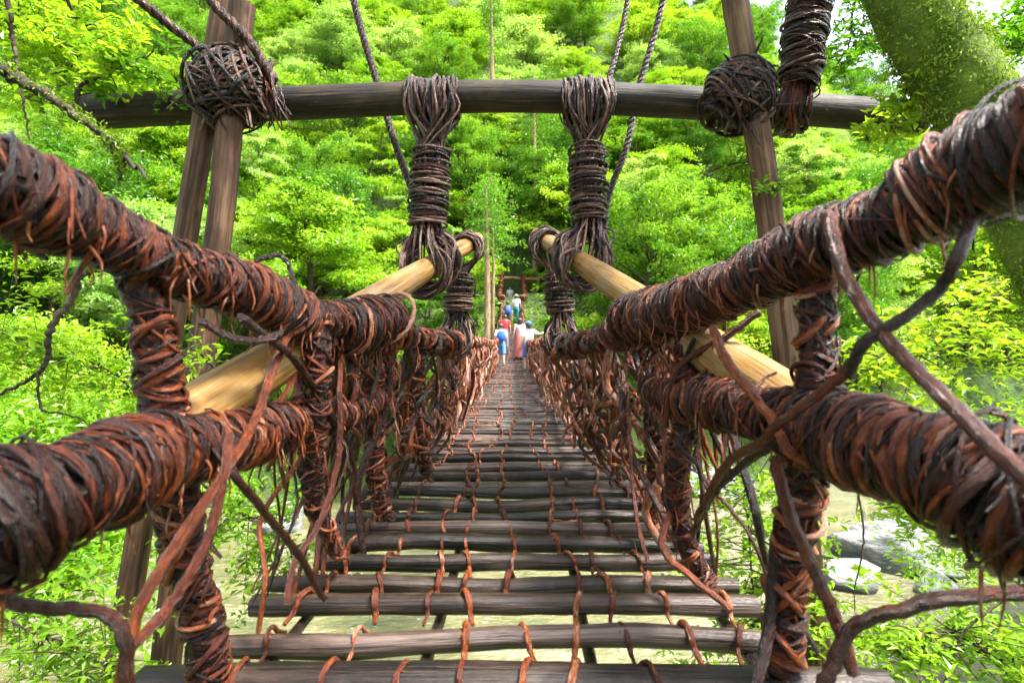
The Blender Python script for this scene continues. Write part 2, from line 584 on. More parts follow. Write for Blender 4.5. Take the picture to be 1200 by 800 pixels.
def make_tree(kind, seed, H, crown_r, npads, lsize, per, trunk_r=0.16, tint0=0.5, fmin=0.30):
    """returns trunk mesh builder and crown mesh builder, base at the origin"""
    global rng
    keep = rng
    rng = np.random.default_rng(seed)
    tr, cr = MB(), MB()
    lean = rng.uniform(-0.08, 0.08, 2) * H
    tp = [np.array([0, 0, -0.6])]
    for k in range(1, 6):
        f = k / 5
        tp.append(np.array([lean[0] * f + rng.normal(0, 0.03) * H * f, lean[1] * f + rng.normal(0, 0.03) * H * f, H * 0.86 * f]))
    tp = np.array(tp)
    tube(tr, tp, [trunk_r * 1.25, trunk_r, trunk_r * 0.85, trunk_r * 0.65, trunk_r * 0.4, trunk_r * 0.15], 8, 0.5, 0.1, n=18)
    nl = max(7, npads // 5)
    for k in range(nl):
        f = fmin + (0.98 - fmin) * (k + 0.5) / nl
        base = np.array([np.interp(f * 0.86 * H, tp[:, 2], tp[:, i]) for i in range(3)])
        az = k * 2.4 + rng.uniform(-0.4, 0.4)
        if kind == 'layer':
            prof = crown_r * (1.0 - 0.62 * max(0, f - 0.45) / 0.55) * rng.uniform(0.75, 1.1)
            rise = rng.uniform(0.10, 0.32)
        else:
            prof = crown_r * math.sqrt(max(0.06, 1 - ((f - 0.62) / 0.45) ** 2)) * rng.uniform(0.75, 1.05)
            rise = rng.uniform(0.25, 0.6)
        d = np.array([math.cos(az), math.sin(az), 0])
        side = np.array([-d[1], d[0], 0])
        tip = base + d * prof + np.array([0, 0, prof * rise])
        mid = base + d * prof * 0.5 + np.array([0, 0, prof * rise * 0.75]) + side * rng.uniform(-0.12, 0.12) * prof
        lr = trunk_r * 0.42 * (1.1 - 0.6 * f)
        tube(tr, [base, mid, tip], [lr, lr * 0.6, lr * 0.2], 5, 0.5, 0.1, n=9)
        m5 = npads // nl
        for j in range(m5):
            u = 0.35 + 0.65 * (j + rng.uniform(0, 1)) / m5
            c = base * (1 - u) ** 2 + 2 * u * (1 - u) * mid + u * u * tip
            c = c + side * rng.uniform(-0.42, 0.42) * prof * u + np.array([0, 0, rng.uniform(-0.05, 0.16) * prof])
            bb = base * (1 - u * .7) + tip * u * .7
            tube(tr, [bb, c], [lr * 0.35, lr * 0.1], 4, 0.4, 0.05, n=3)
            pr = crown_r * rng.uniform(0.11, 0.27)
            if kind == 'layer':
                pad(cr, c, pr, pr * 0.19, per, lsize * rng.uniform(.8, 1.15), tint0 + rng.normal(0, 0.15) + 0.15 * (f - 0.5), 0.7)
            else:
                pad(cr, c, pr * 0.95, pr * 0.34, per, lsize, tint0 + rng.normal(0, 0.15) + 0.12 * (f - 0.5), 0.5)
    rng = keep
    return tr, cr


protos = {}
for key, args in {
        'lime_a': ('layer', 1, 9.5, 4.3, 118, 0.20, 210, 0.16, 0.55),
        'lime_b': ('layer', 2, 8.0, 3.8, 112, 0.18, 210, 0.14, 0.62),
        'mid_a': ('round', 3, 10.5, 3.8, 130, 0.19, 210, 0.18, 0.5),
        'mid_b': ('round', 4, 9.0, 4.0, 130, 0.17, 210, 0.16, 0.45),
        'pale_a': ('layer', 5, 9.0, 4.2, 115, 0.18, 210, 0.15, 0.55),
        'slim': ('layer', 12, 14.0, 2.8, 60, 0.17, 200, 0.11, 0.6, 0.5),
        'near_lime': ('layer', 8, 6.5, 3.2, 120, 0.095, 300, 0.09, 0.6, 0.64),
        'near_mid': ('layer', 9, 6.5, 3.0, 110, 0.10, 300, 0.09, 0.5, 0.64),
        'shrub': ('round', 6, 2.2, 1.4, 40, 0.11, 200, 0.05, 0.5)}.items():
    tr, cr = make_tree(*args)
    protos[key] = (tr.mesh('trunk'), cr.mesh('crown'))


def place_tree(key, x, y, s, rz, label, group, leafmat, name='maple_tree', cat='tree', z=None, bark=TRUNK, sz=1.0):
    zz = float(ground(x, y)) if z is None else z
    root = thing(name, (x, y, zz), label, cat, group)
    root.rotation_euler = (0, 0, rz)
    root.scale = (s, s, s * sz)
    for nm, me, mt in (('trunk', protos[key][0], bark), ('crown', protos[key][1], leafmat)):
        o = bpy.data.objects.new(nm, me)
        if not me.materials:
            me.materials.append(mt)
        o.material_slots[0].link = 'OBJECT'
        o.material_slots[0].material = mt
        o.parent = root
        COL.objects.link(o)
    return root


KINDS = [('lime_a', LEAF_LIME, 'yellow green maple with layered foliage on the far hillside', 'yellow green maples on the far hillside', 'maple_tree'),
         ('lime_b', LEAF_LIME, 'yellow green maple with layered foliage on the far hillside', 'yellow green maples on the far hillside', 'maple_tree'),
         ('mid_a', LEAF_MID, 'mid green bushy broadleaf tree on the far hillside', 'mid green trees on the far hillside', 'broadleaf_tree'),
         ('mid_b', LEAF_MID, 'mid green bushy broadleaf tree on the far hillside', 'mid green trees on the far hillside', 'broadleaf_tree'),
         ('pale_a', LEAF_PALE, 'pale whitish green layered tree on the far hillside', 'pale trees on the far hillside', 'maple_tree')]
tr_rng = random.Random(5)
spots = []
yy = 29.0
row = 0
while yy < 112:
    step = 4.6 + (yy - 29) * 0.05
    half = yy * 0.9 + 3
    xx = -half + (row % 2) * step * 0.5
    while xx < half:
        x = xx + tr_rng.uniform(-1.4, 1.4)
        y = yy + tr_rng.uniform(-1.6, 1.6)
        xx += step
        if abs(x) < 4.6 and y < 47:
            continue
        if ground(x, y) < WATER + 0.8:
            continue
        spots.append((x, y))
    yy += step * 0.9
    row += 1
for (x, y) in spots:
    k = tr_rng.choices(range(5), [4.2, 4.2, 1.6, 1.6, 3.6])[0]
    key, lm, lab, grp, nm = KINDS[k]
    sc_ = tr_rng.uniform(0.75, 1.25)
    band = 'near the river shore' if y < 40 else 'low on the hillside' if y < 52 else 'half way up the hillside' if y < 70 else 'high up the hillside'
    side = 'beyond the paired posts' if x < -.16 * y else 'beyond the single leaning post' if x > .16 * y else 'behind the far portal'
    if abs(x) > .62 * y:
        side = 'far upstream of the bridge' if x < 0 else 'far downstream of the bridge'
    base_ = {'maple_tree': 'yellow green layered maple', 'broadleaf_tree': 'mid green bushy broadleaf tree'}[nm] if lm is not LEAF_PALE else 'pale whitish green layered tree'
    lab = ('tall ' if sc_ > 1.08 else 'small ' if sc_ < 0.88 else '') + base_ + ' ' + band + ' ' + side
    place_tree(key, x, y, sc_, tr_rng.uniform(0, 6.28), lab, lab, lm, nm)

# trees of the near banks, rising on either side of the bridge
for (x, y, s, key, lm, lab) in [
        (-8.0, 7.2, 1.45, 'near_lime', LEAF_LIME, 'fine leaved lime green maple rising beside the left rails of the bridge'),
        (-11.5, 9.5, 1.6, 'near_mid', LEAF_MID, 'green maple behind the fine leaved lime maple on the near bank'),
        (-13.5, 15.5, 1.7, 'near_lime', LEAF_LIME, 'wide lime maple leaning over the river upstream'),
        (11.5, 10.5, 1.35, 'near_lime', LEAF_LIME, 'fine leaved lime maple beyond the single leaning post'),
        (17.5, 13.5, 1.6, 'near_mid', LEAF_MID, 'green maple by the river behind the mossy trunk')]:
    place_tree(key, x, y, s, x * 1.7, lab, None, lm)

# shrubs along the far shore and under the landing
for i in range(70):
    a = tr_rng.uniform(-30, 34)
    y = tr_rng.uniform(24.5, 41)
    if abs(a) < 1.6 and y > 30:
        continue
    if ground(a, y) < WATER + 0.2:
        continue
    lm = tr_rng.choice([LEAF_LIME, LEAF_MID, LEAF_LIME])
    place_tree('shrub', a, y, tr_rng.uniform(0.8, 1.7), tr_rng.uniform(0, 6.28), 'leafy green shrub on the slope of the far shore',
               'shrubs on the far shore', lm, 'shrub', 'shrub')

for (x, y, s_, lm_, key_, lab) in [(-4.2, 46.5, .8, LEAF_MID, 'mid_a', 'bushy green tree shading the landing beside the slim cedar trunks'), (3.6, 47.0, .75, LEAF_LIME, 'lime_b', 'bright lime maple beside the far portal'),
                               (2.6, 52.0, .9, LEAF_MID, 'mid_b', 'bushy green tree behind the hillside stair'), (-2.6, 51.5, .9, LEAF_LIME, 'lime_a', 'lime maple above the landing next to the hillside stair'), (-.2, 57.5, 1.0, LEAF_PALE, 'pale_a', 'pale tree at the head of the hillside stair')]:
    place_tree(key_, x, y, s_, x, lab, None, lm_)
for i in range(34):
    x = tr_rng.choice((-1, 1)) * tr_rng.uniform(1.9, 6.0)
    y = tr_rng.uniform(38.5, 52)
    place_tree('shrub', x, y, tr_rng.uniform(.5, 1.0), tr_rng.uniform(0, 6.28), 'leafy shrub crowding the landing behind the far portal', 'shrubs round the far landing', tr_rng.choice([LEAF_LIME, LEAF_MID]), 'shrub', 'shrub')

for (px, d, s_, lm_, lab) in [(330, 33, .9, LEAF_PALE, 'slim pale tree with a bare lower trunk on the shore, paired posts side'), (430, 38, 1.0, LEAF_LIME, 'slim lime tree with a bare dark trunk left of the landing shrubs'),
                              (505, 36, .85, LEAF_PALE, 'slim pale tree with thin trunk close to the straight cedars'), (735, 37, .9, LEAF_PALE, 'slim pale tree with a bare trunk beyond the single leaning post'),
                              (800, 33, .8, LEAF_LIME, 'slim lime tree with a bare trunk on the shore past the single post'), (160, 36, 1.0, LEAF_LIME, 'slim lime tree with bare trunk beyond the paired posts'),
                              (960, 40, 1.1, LEAF_PALE, 'slim pale tree with a bare trunk below the mossy trunk'), (665, 45, .95, LEAF_LIME, 'slim lime tree with bare trunk beside the hillside stair')]:
    place_tree('slim', (px - 600) / FPX * d, d, s_, px * .1, lab, None, lm_, 'slim_tree')
for (x, y, s_, lab) in [(-3.6, 45.2, .95, 'dark bushy tree overhanging the landing by the straight cedars'), (3.3, 44.6, .9, 'dark bushy tree overhanging the landing by the bright lime maple')]:
    place_tree('mid_a', x, y, s_, y, lab, None, LEAF_MID, 'broadleaf_tree')  # both trees put in to cast deep shade on the landing

# undergrowth that nobody could count
mb = MB()
n = 90000
x = rng.uniform(-75, 75, n)
y = 25 + 70 * rng.uniform(0, 1, n) ** 1.5
z = ground(x, y)
k = (z > WATER + 0.25) & ~((np.abs(x) < 1.3) & (y > 39) & (y < 47))
c = np.stack([x, y, z + rng.uniform(0.05, 0.7, n)], 1)[k]
leaves(mb, c, 0.36, 0.7 + rng.normal(0, 0.2, len(c)), 0.6)
n = 1800
x = rng.uniform(-14, 14, n)
y = rng.uniform(-1, 4.5, n)
z = ground(x, y)
c = np.stack([x, y, z + rng.uniform(0.02, 0.5, n)], 1)[(z > WATER + 0.3)]
leaves(mb, c, 0.16, 0.5 + rng.normal(0, 0.2, len(c)), 0.6)
o = mb.build('undergrowth', LEAF_MID)
tag(o, 'dense leafy undergrowth covering the hillside', 'undergrowth', kind='stuff')

# slim straight trunks by the far landing
for (px, d, r, top, lab) in [(570, 31, 0.15, 10.0, 'slim pale straight cedar trunk beside the far end of the left netting'),
                             (577, 33, 0.08, 9.5, 'thin reddish cedar trunk close behind the slim pale trunk'),
                             (626, 44, 0.16, 17.0, 'slim brown cedar trunk beside the far portal beam'),
                             (576, 54, 0.2, 17.0, 'straight brown cedar trunk standing up among the far maples'),
                             (642, 50, 0.16, 12.0, 'bare straight cedar trunk on the hillside past the right log pole')]:
    x = (px - 600) / FPX * d
    zb = float(ground(x, d))
    root = thing('cedar_tree', (x, d, zb), lab, 'tree', 'straight cedars')
    mb = MB()
    tube(mb, [(x, d, zb - 0.5), (x + 0.05, d, zb + top * 0.5), (x - 0.05, d, zb + top)], [r * 1.2, r, r * 0.45], 9, 0.6, 0.04, n=24)
    mb.build('trunk', CEDAR, root)
    mb = MB()
    for k in range(26):
        zz = zb + top * (0.62 + 0.4 * k / 26)
        az = k * 2.4
        rr = 1.5 * (1 - k / 30)
        pad(mb, (x + rr * math.cos(az) * 0.7, d + rr * math.sin(az) * 0.7, zz), 0.8, 0.15, 90, 0.16, 0.3, 0.6)
    mb.build('crown', LEAF_MID, root)


# ------------------------------------------------------------------ bridge deck
SQ = []
for a in np.linspace(0, 2 * math.pi, 16, endpoint=False) + math.pi / 16:
    c, s = math.cos(a), math.sin(a)
    k = (abs(c) ** 4.5 + abs(s) ** 4.5) ** (-1 / 4.5)
    SQ.append((c * k, s * k))
SQ = np.array(SQ)
PITCH, Y0 = 0.22, 1.66
deck = thing('bridge_deck', (0, 1.0, -0.2), 'long walkway of dark rough slats lashed with vines across the gorge', 'walkway')
N_SLAT = 180
ENDS = {0: (-1.04, 1.03), 1: (-0.93, 0.82), 2: (-0.92, 0.86), 3: (-0.95, 0.87), 4: (-0.83, 0.86)}
LASH_X = [-0.72, -0.53, -0.34, -0.17, 0.0, 0.18, 0.37, 0.55, 0.73]
drift = {k: 0.0 for k in range(9)}


def lash_path(y, zt, hw, hh, x0, x1, r):
    """a loop round one slat, coming up its near face, over the top and away behind"""
    e = r * 0.8
    zc = zt - hh
    pts = [(x0 - (x1 - x0) * .3, y - PITCH * 0.5, zt - 0.055), (x0, y - hw - e * 1.6, zc - hh * 0.35), (x0 + (x1 - x0) * 0.15, y - hw - e, zc + hh * 0.6),
           (x0 + (x1 - x0) * 0.35, y - hw * 0.62, zt + e), (x0 + (x1 - x0) * 0.65, y + hw * 0.5, zt + e * 1.1), (x1, y + hw + e, zc + hh * 0.3),
           (x1 + (x1 - x0) * .2, y + PITCH * 0.5, zt - 0.055)]
    return np.array(pts) + rng.normal(0, r * 0.25, (7, 3))


for k in range(-3, N_SLAT):
    y = Y0 + PITCH * k + random.uniform(-0.008, 0.008)
    zt = float(deck_z(y)) + random.uniform(-0.012, 0.01)
    hw, hh = random.uniform(0.034, 0.040), random.uniform(0.029, 0.034)
    if k == 0:
        hw, hh = 0.05, 0.042
    xa, xb = ENDS.get(k, (-random.uniform(0.84, 0.95), random.uniform(0.82, 0.94)))
    nr = 22 if k < 30 else 7
    xs = np.linspace(xa, xb, nr)
    # worn, slightly bowed plank with wandering faces
    wz = np.interp(np.linspace(0, 1, nr), np.linspace(0, 1, 5), rng.normal(0, 0.009, 5))
    wy = np.interp(np.linspace(0, 1, nr), np.linspace(0, 1, 5), rng.normal(0, 0.008, 5))
    skew = random.uniform(-0.018, 0.018)
    p = np.stack([xs, y + wy + skew * xs, zt - hh + wz], 1)
    mb = MB()
    prof = SQ * np.array([hw, hh]) if True else SQ
    # frames() of a path along X: normal = t x z = -Y, binormal = t x n = -Z
    prof = prof * (1 + rng.uniform(-0.07, 0.07, (len(SQ), 1)))
    rads = 1 + np.interp(np.linspace(0, 1, nr), np.linspace(0, 1, 6), rng.uniform(-0.10, 0.10, 6))
    rads[0] *= 0.93
    rads[-1] *= 0.93
    tube(mb, p, rads, len(SQ), random.uniform(0.2, 0.8), 0.05 if k < 30 else 0.03, flatcap=True, profile=prof)
    slat = mb.build('slat', SLAT, deck)
    if k < -1:
        continue
    near = k < 26
    mbl = MB()
    for li, lx in enumerate(LASH_X):
        xx = lx + drift[li]
        drift[li] = 0.8 * drift[li] + random.uniform(-0.045, 0.045)
        x2 = lx + drift[li]
        if random.random() < 0.06:
            continue
        r = random.uniform(0.007, 0.0115) if k < 40 else 0.010
        path = lash_path(y + skew * xx, zt, hw * 1.04, hh, xx, x2, r)
        tint = random.uniform(0.55, 0.95)
        if near:
            mb = MB()
            tube(mb, path, [r * 0.7, r, r * 1.05, r * 1.1, r, r, r * 0.7], 6, tint, 0.16, n=16)
            if random.random() < 0.35:      # frayed fibre at the knot
                c = path[3]
                for _ in range(3):
                    tube(mb, [c, c + rng.normal(0, 0.02, 3) + [0, -0.01, 0.005]], [r * 0.35, r * 0.1], 4, 0.9, 0, n=3)
            mb.build('lashing', VINE, slat)
            if random.random() < 0.03 and li < 8:   # a crossing tie running along the gap to the next column
                mb = MB()
                x3 = LASH_X[li + 1] + drift[li + 1]
                yy = y - hw - 0.03
                tube(mb, [(xx, yy, zt - 0.02), ((xx + x3) / 2, yy - 0.02, zt + random.uniform(-0.03, 0.01)), (x3, yy, zt - 0.03)], r * 0.95, 6, tint, 0.15, n=12, wob=0.002)
                mb.build('lashing', VINE, slat)
        else:
            tube(mbl, path, r, 4, tint, 0.1, n=7)
    if not near:
        mbl.build('lashing', VINE, slat, kind='stuff')

# vine cables carrying the deck from below
for x in (-0.74, -0.26, 0.25, 0.75):
    ys = np.linspace(0.6, 42, 120)
    mb = MB()
    p = np.stack([x + 0.012 * np.sin(ys * 3), ys, deck_z(ys) - 0.092 + 0.006 * np.sin(ys * 5)], 1)
    tube(mb, p, 0.02, 7, 0.3, 0.15)
    mb.build('bearing_cable', VINE_DARK, deck)


# ------------------------------------------------------------------ vine-wrapped members
def wrapped(name, path, label, cat, group=None, core_mat=VINE_DARK, strand=(0.011, 0.018), n=200, max_turns=290, second=0.25,
            tint=(0.1, 0.75), lo=0.0, hi=1.0, mat=VINE, gap=2.5, jit=0.06, parent=None, fibres=0.0, close=None, core_tint=0.15, taper=False, slim=1.0):
    """path: list of (x,y,z,r). A bundle of long vines wrapped round with single vine turns, each turn a part."""
    sp = smooth_path(np.array(path), n)
    p, rr = sp[:, :3], sp[:, 3] * slim
    if taper:
        rr = rr * (1 + np.interp(np.linspace(0, 1, n), np.linspace(0, 1, 15), rng.uniform(-.13, .13, 15)))
        p = p + np.stack([np.zeros(n), np.zeros(n), np.interp(np.linspace(0, 1, n), np.linspace(0, 1, 12), rng.uniform(-.012, .012, 12))], 1)
    root = parent or thing(name, tuple(p[0] if close is None else close), label, cat, group)
    L = np.concatenate([[0], np.cumsum(np.linalg.norm(np.diff(p, axis=0), axis=1))])
    t, a, b = frames(p)
    mb = MB()
    tube(mb, p[::4] if n > 60 else p, (rr[::4] if n > 60 else rr) * 0.82, 9, core_tint, 0.10)
    for k in range(7):                       # long strands lying under the wraps
        th = k / 7 * 6.28 + L * random.uniform(-1.2, 1.2)
        q_ = p + (rr * 0.82)[:, None] * (np.cos(th)[:, None] * a + np.sin(th)[:, None] * b)
        tube(mb, q_[::5], 0.016, 5, random.uniform(0.1, 0.5), 0.2)
    mb.build('vine_core', core_mat, root)
    s = lo * L[-1]
    under = MB()
    while s < hi * L[-1]:
        i = min(int(np.searchsorted(L, s)), len(p) - 1)
        r = 0.62 * random.uniform(*strand) * (np.interp(p[i][1], [1.0, 1.25, 1.7], [1.0, 0.85, 0.62]) if taper else 1.0)
        tube(under, ring_pts(p[i], t[i], a[i], b[i], rr[i] * random.uniform(.86, .97), 14, 1.1, r * random.uniform(2, 9) * random.choice((-1, 1)), .05), r, 5, random.uniform(.1, .95), .18)
        s += r * 1.5
    under.build('under_wraps', mat, root, kind='stuff')
    ragged = MB()
    s = lo * L[-1]
    while s < hi * L[-1]:
        i = min(int(np.searchsorted(L, s)), len(p) - 1)
        r = random.uniform(.0025, .0055)
        tube(ragged, ring_pts(p[i], t[i], a[i], b[i], rr[i] + strand[1] * (np.interp(p[i][1], [1.0, 1.7], [1.0, 0.65]) if taper else 1.0) * random.uniform(.4, 1.3), 16, random.uniform(.35, 1.2), random.uniform(.02, .12) * random.choice((-1, 1)), .10, tuck=False), [r, r, r * .5], 5, random.uniform(.1, .82), .2)
        s += .013
    ragged.build('ragged_strands', mat, root, kind='stuff')
    s = lo * L[-1]
    cnt = 0
    fibm = MB()
    while s < hi * L[-1] and cnt < max_turns:
        i = min(int(np.searchsorted(L, s)), len(p) - 1)
        r = random.uniform(*strand) * (np.interp(p[i][1], [1.0, 1.25, 1.7], [1.0, 0.85, 0.62]) if taper else 1.0) * random.choice((1, 1, 1.15, .8, .6))
        Rw = rr[i] + r * random.uniform(-0.5, 0.8)
        mb = MB()
        ti = random.uniform(*tint)
        tube(mb, ring_pts(p[i], t[i], a[i], b[i], Rw, 20, random.uniform(1.0, 1.25), 2.0 * r, jit), r, 6, ti, 0.14)
        mb.build('vine_turn', mat, root)
        cnt += 1
        if random.random() < second * (1 if p[i][1] > 1.2 else .35):
            mb = MB()
            r2 = r * random.uniform(0.6, 0.95)
            tube(mb, ring_pts(p[i], t[i], a[i], b[i], Rw + r * 1.1, 20, random.uniform(0.9, 1.3), r * random.uniform(3, 8) * random.choice((-1, 1)), jit * 1.3),
                 r2, 6, random.uniform(tint[0] + 0.1, min(1, tint[1] + 0.25)), 0.14)
            mb.build('vine_turn', mat, root)
            cnt += 1
        if fibres and p[i][1] > 1.15 and random.random() < 0.16:
            th = random.uniform(0, 6.28)
            dr_ = math.cos(th) * a[i] + math.sin(th) * b[i]
            tg_ = -math.sin(th) * a[i] + math.cos(th) * b[i]
            c = p[i] + Rw * dr_
            mb = MB()
            ln = random.uniform(0.03, 0.09)
            tube(mb, [c - tg_ * .03, c + dr_ * r * .9, c + tg_ * ln * .6 + dr_ * ln * .25 + t[i] * random.uniform(-.02, .02), c + tg_ * ln + dr_ * ln * .5 + np.array([0, 0, -.012])], [r * .8, r * .8, r * .6, r * .45], 6, random.uniform(.3, .95), .18, n=9)
            mb.build('vine_end', mat, root)
        if random.random() < fibres:
            mb = fibm
            for _ in range(random.randint(2, 5)):
                th = random.uniform(0, 6.28)
                c = p[i] + (Rw + r) * (math.cos(th) * a[i] + math.sin(th) * b[i])
                ln = random.uniform(0.03, 0.10)
                e = c + np.array([random.uniform(-0.02, 0.02), random.uniform(-0.02, 0.02), -ln])
                tube(mb, [c, (c + e) / 2 + rng.normal(0, 0.008, 3), e], [0.004, 0.003, 0.0012], 4, random.uniform(0.8, 0.92), 0.1, n=5)
        s += r * gap
    if fibm.n:
        fibm.build('bark_fibres', mat, root, kind='stuff')
    return root


def W(px, py, d, r):
    return (*P(px, py, d), r)


def rail_tail(sgn, dz, r, y0=6.0):
    out = []
    for y in (y0, 8, 11, 15, 20, 25, 30, 35, 40):
        x = sgn * np.interp(y, [4.4, 6, 9, 20, 40], [0.42, 0.47, 0.52, 0.52, 0.62])
        out.append((x, y, float(deck_z(y)) + dz, r))
    return out


wrapped('handrail', [W(-70, 188, 1.05, .078), W(0, 222, 1.12, .078), W(100, 266, 1.3, .074), W(200, 315, 1.5, .070), W(300, 350, 1.8, .074), W(360, 374, 2.1, .07),
                     W(400, 376, 2.35, .075), W(445, 382, 2.65, .085)],
        'thick upper handrail of wound red brown vines running up to the paired posts', 'handrail', tint=(0.3, 0.78), strand=(0.007, 0.0135), second=0.3, fibres=0.3, taper=True)
wrapped('handrail', [W(1290, 118, 1.0, .10), W(1200, 172, 1.1, .105), W(1130, 212, 1.2, .092), W(1050, 252, 1.3, .080), W(950, 298, 1.5, .072), W(870, 330, 1.75, .074), W(790, 363, 2.2, .075),
                     W(738, 378, 2.7, .082)],
        'thick upper handrail of wound vines rising past the mossy trunk', 'handrail', tint=(0.3, 0.78), strand=(0.007, 0.0135), second=0.3, fibres=0.3, taper=True)
wrapped('lower_rail', [W(-90, 650, .95, .115), W(0, 604, 1.0, .108), W(80, 578, 1.12, .092), W(200, 530, 1.45, .078), W(300, 508, 1.85, .074), W(370, 492, 2.2, .06), W(440, 470, 2.75, .045)],
        'thick lower rail of dark wound vines below the handrail of the paired post side', 'rail', tint=(0.3, 0.78), strand=(0.007, 0.0135), second=0.3, fibres=0.3, taper=True)
wrapped('lower_rail', [W(1290, 640, .95, .125), W(1200, 590, 1.02, .118), W(1100, 545, 1.15, .095), W(1000, 512, 1.35, .082), W(900, 488, 1.65, .072), W(820, 470, 2.05, .068), W(765, 458, 2.6, .045)],
        'thick lower rail of dark wound vines below the handrail of the mossy trunk side', 'rail', tint=(0.3, 0.78), strand=(0.007, 0.0135), second=0.3, fibres=0.3, taper=True)

# the rails where they run out over the gorge: thinner, loosely wound, countless turns
FAR = {}
for sgn, nm, start in ((-1, 'paired posts', [W(445, 386, 2.65, .045), W(480, 394, 3.1, .030), W(512, 402, 3.7, .025), W(535, 402, 4.4, .03)]),
                       (1, 'single leaning post', [W(738, 384, 2.7, .045), W(705, 398, 3.2, .030), W(680, 404, 3.8, .025), W(658, 403, 4.4, .03)])):
    pts = start + rail_tail(sgn, 0.90, 0.03)
    sp = smooth_path(np.array(pts), 420)
    FAR[sgn] = sp
    root = thing('netting', tuple(sp[0][:3]), 'long vine side netting under the rope rail, side of the ' + nm, 'netting')
    p, rr = sp[:, :3], sp[:, 3]
    t, a, b = frames(p)
    mb = MB()
    tube(mb, p[::3], rr[::3], 7, 0.5, 0.15)
    for k in range(4):
        th = np.linspace(0, 90 + 20 * k, len(p)) + k
        q_ = p + (rr * 1.05)[:, None] * (np.cos(th)[:, None] * a + np.sin(th)[:, None] * b)
        tube(mb, q_, 0.015, 5, 0.45 + 0.1 * k, 0.2)
    rail = mb.build('rope_rail', VINE, root)
    L = np.concatenate([[0], np.cumsum(np.linalg.norm(np.diff(p, axis=0), axis=1))])
    # wound turns of the first metres, one part each; the rest as one part
    s = 0.0
    far = MB()
    while s < L[-1]:
        i = min(int(np.searchsorted(L, s)), len(p) - 1)
        r = random.uniform(0.008, 0.016)
        pts_ = ring_pts(p[i], t[i], a[i], b[i], rr[i] + random.uniform(.008, .05), 14, random.uniform(.7, 1.2), r * random.uniform(3, 11), 0.32)
        if s < 2.4:
            mb = MB()
            tube(mb, pts_, r, 5, random.uniform(0.25, 0.85), 0.15)
            mb.build('vine_turn', VINE, root)
            s += r * 2.6
        else:
            tube(far, pts_[::2], r, 4, random.uniform(0.4, 1.0), 0.15)
            s += r * 4.0
    far.build('far_turns', VINE, root, kind='stuff')
    for fz, dx in ((-.34, .05), (-.62, .12)):
        ys = np.linspace(2.9, 39, 240)
        xs_ = np.interp(ys, p[:, 1], p[:, 0]) + sgn * dx + .03 * np.sin(ys * 4.1 + fz * 9) + .02 * np.sin(ys * 9.7)
        zs_ = np.interp(ys, p[:, 1], p[:, 2]) + fz + .035 * np.sin(ys * 5.3 + fz * 20) + .02 * np.sin(ys * 12)
        for ph_ in (0, 3.1):
            mb = MB()
            pp_ = np.stack([xs_ + .016 * np.cos(ys * 14 + ph_), ys, zs_ + .016 * np.sin(ys * 14 + ph_)], 1)
            tube(mb, pp_, .014, 5, random.uniform(.4, .7), .2)
            mb.build('cross_rope', VINE, root)
    # hanging strands of the net
    far = MB()
    cnt = 0
    s = 0.05
    while s < L[-1] - 0.3:
        dens = 0.11 if s < 2.0 else 0.075 if s < 3.2 else 0.048 if s < 15 else 0.055
        i = min(int(np.searchsorted(L, s)), len(p) - 1)
        top = p[i] + np.array([0, 0, random.uniform(-0.05, 0.06)])
        y1 = top[1] + random.choice((-1, 1)) * random.uniform(0.05, 0.55)
        y1 = max(2.0, y1)
        fr = 1.0 if random.random() < 0.94 else random.uniform(0.6, 0.95)
        xb = sgn * random.uniform(0.66, 0.84)
        if top[1] > 6:
            xb = sgn * random.uniform(0.58, 0.74)
        bot = np.array([xb, y1, float(deck_z(y1)) + random.uniform(-0.12, 0.02)])
        bot = top + (bot - top) * fr
        k = random.randint(3, 6)
        pts_ = [top + np.array([0, 0, 0.0])]
        for j in range(1, k):
            u = j / k
            pts_.append(top * (1 - u) + bot * u + np.array([rng.normal(0, 0.06), rng.normal(0, 0.10), rng.normal(0, 0.035)]))
        pts_.append(bot)
        r = random.uniform(0.007, 0.015) if random.random() < 0.7 else random.uniform(0.015, 0.024)
        tint = random.uniform(0.25, 0.95) if top[1] < 4.5 else random.uniform(0.5, 1.2)
        if top[1] > 6:
            r *= 1.25
        if s < 2.6:
            if cnt < 150:
                mb = MB()
                tube(mb, pts_, [r, r * 1.05, r * 0.8], 6, tint, 0.15, n=k * 4)
                mb.build('vine_strand', VINE, root)
                cnt += 1
        else:
            tube(far, pts_, [r, r, r * 0.8], 5, tint, 0.12, n=10)
        # tie running along the net
        if random.random() < 0.22:
            u = random.uniform(0.25, 0.9)
            c = top * (1 - u) + bot * u
            dl = random.uniform(0.25, 0.6)
            pts2 = [c + np.array([rng.normal(0, .02), -dl, rng.normal(0, 0.08)]), c + rng.normal(0, 0.03, 3), c + np.array([rng.normal(0, .02), dl, float(deck_z(c[1] + dl) - deck_z(c[1])) + rng.normal(0, 0.1)])]
            if pts2[0][1] > 2.3:
                tube(far, pts2, random.uniform(0.006, 0.012), 5, random.uniform(0.35, 0.95), 0.15, n=8)
        s += dens * random.uniform(0.5, 1.5)
    far.build('far_strands', VINE, root, kind='stuff')
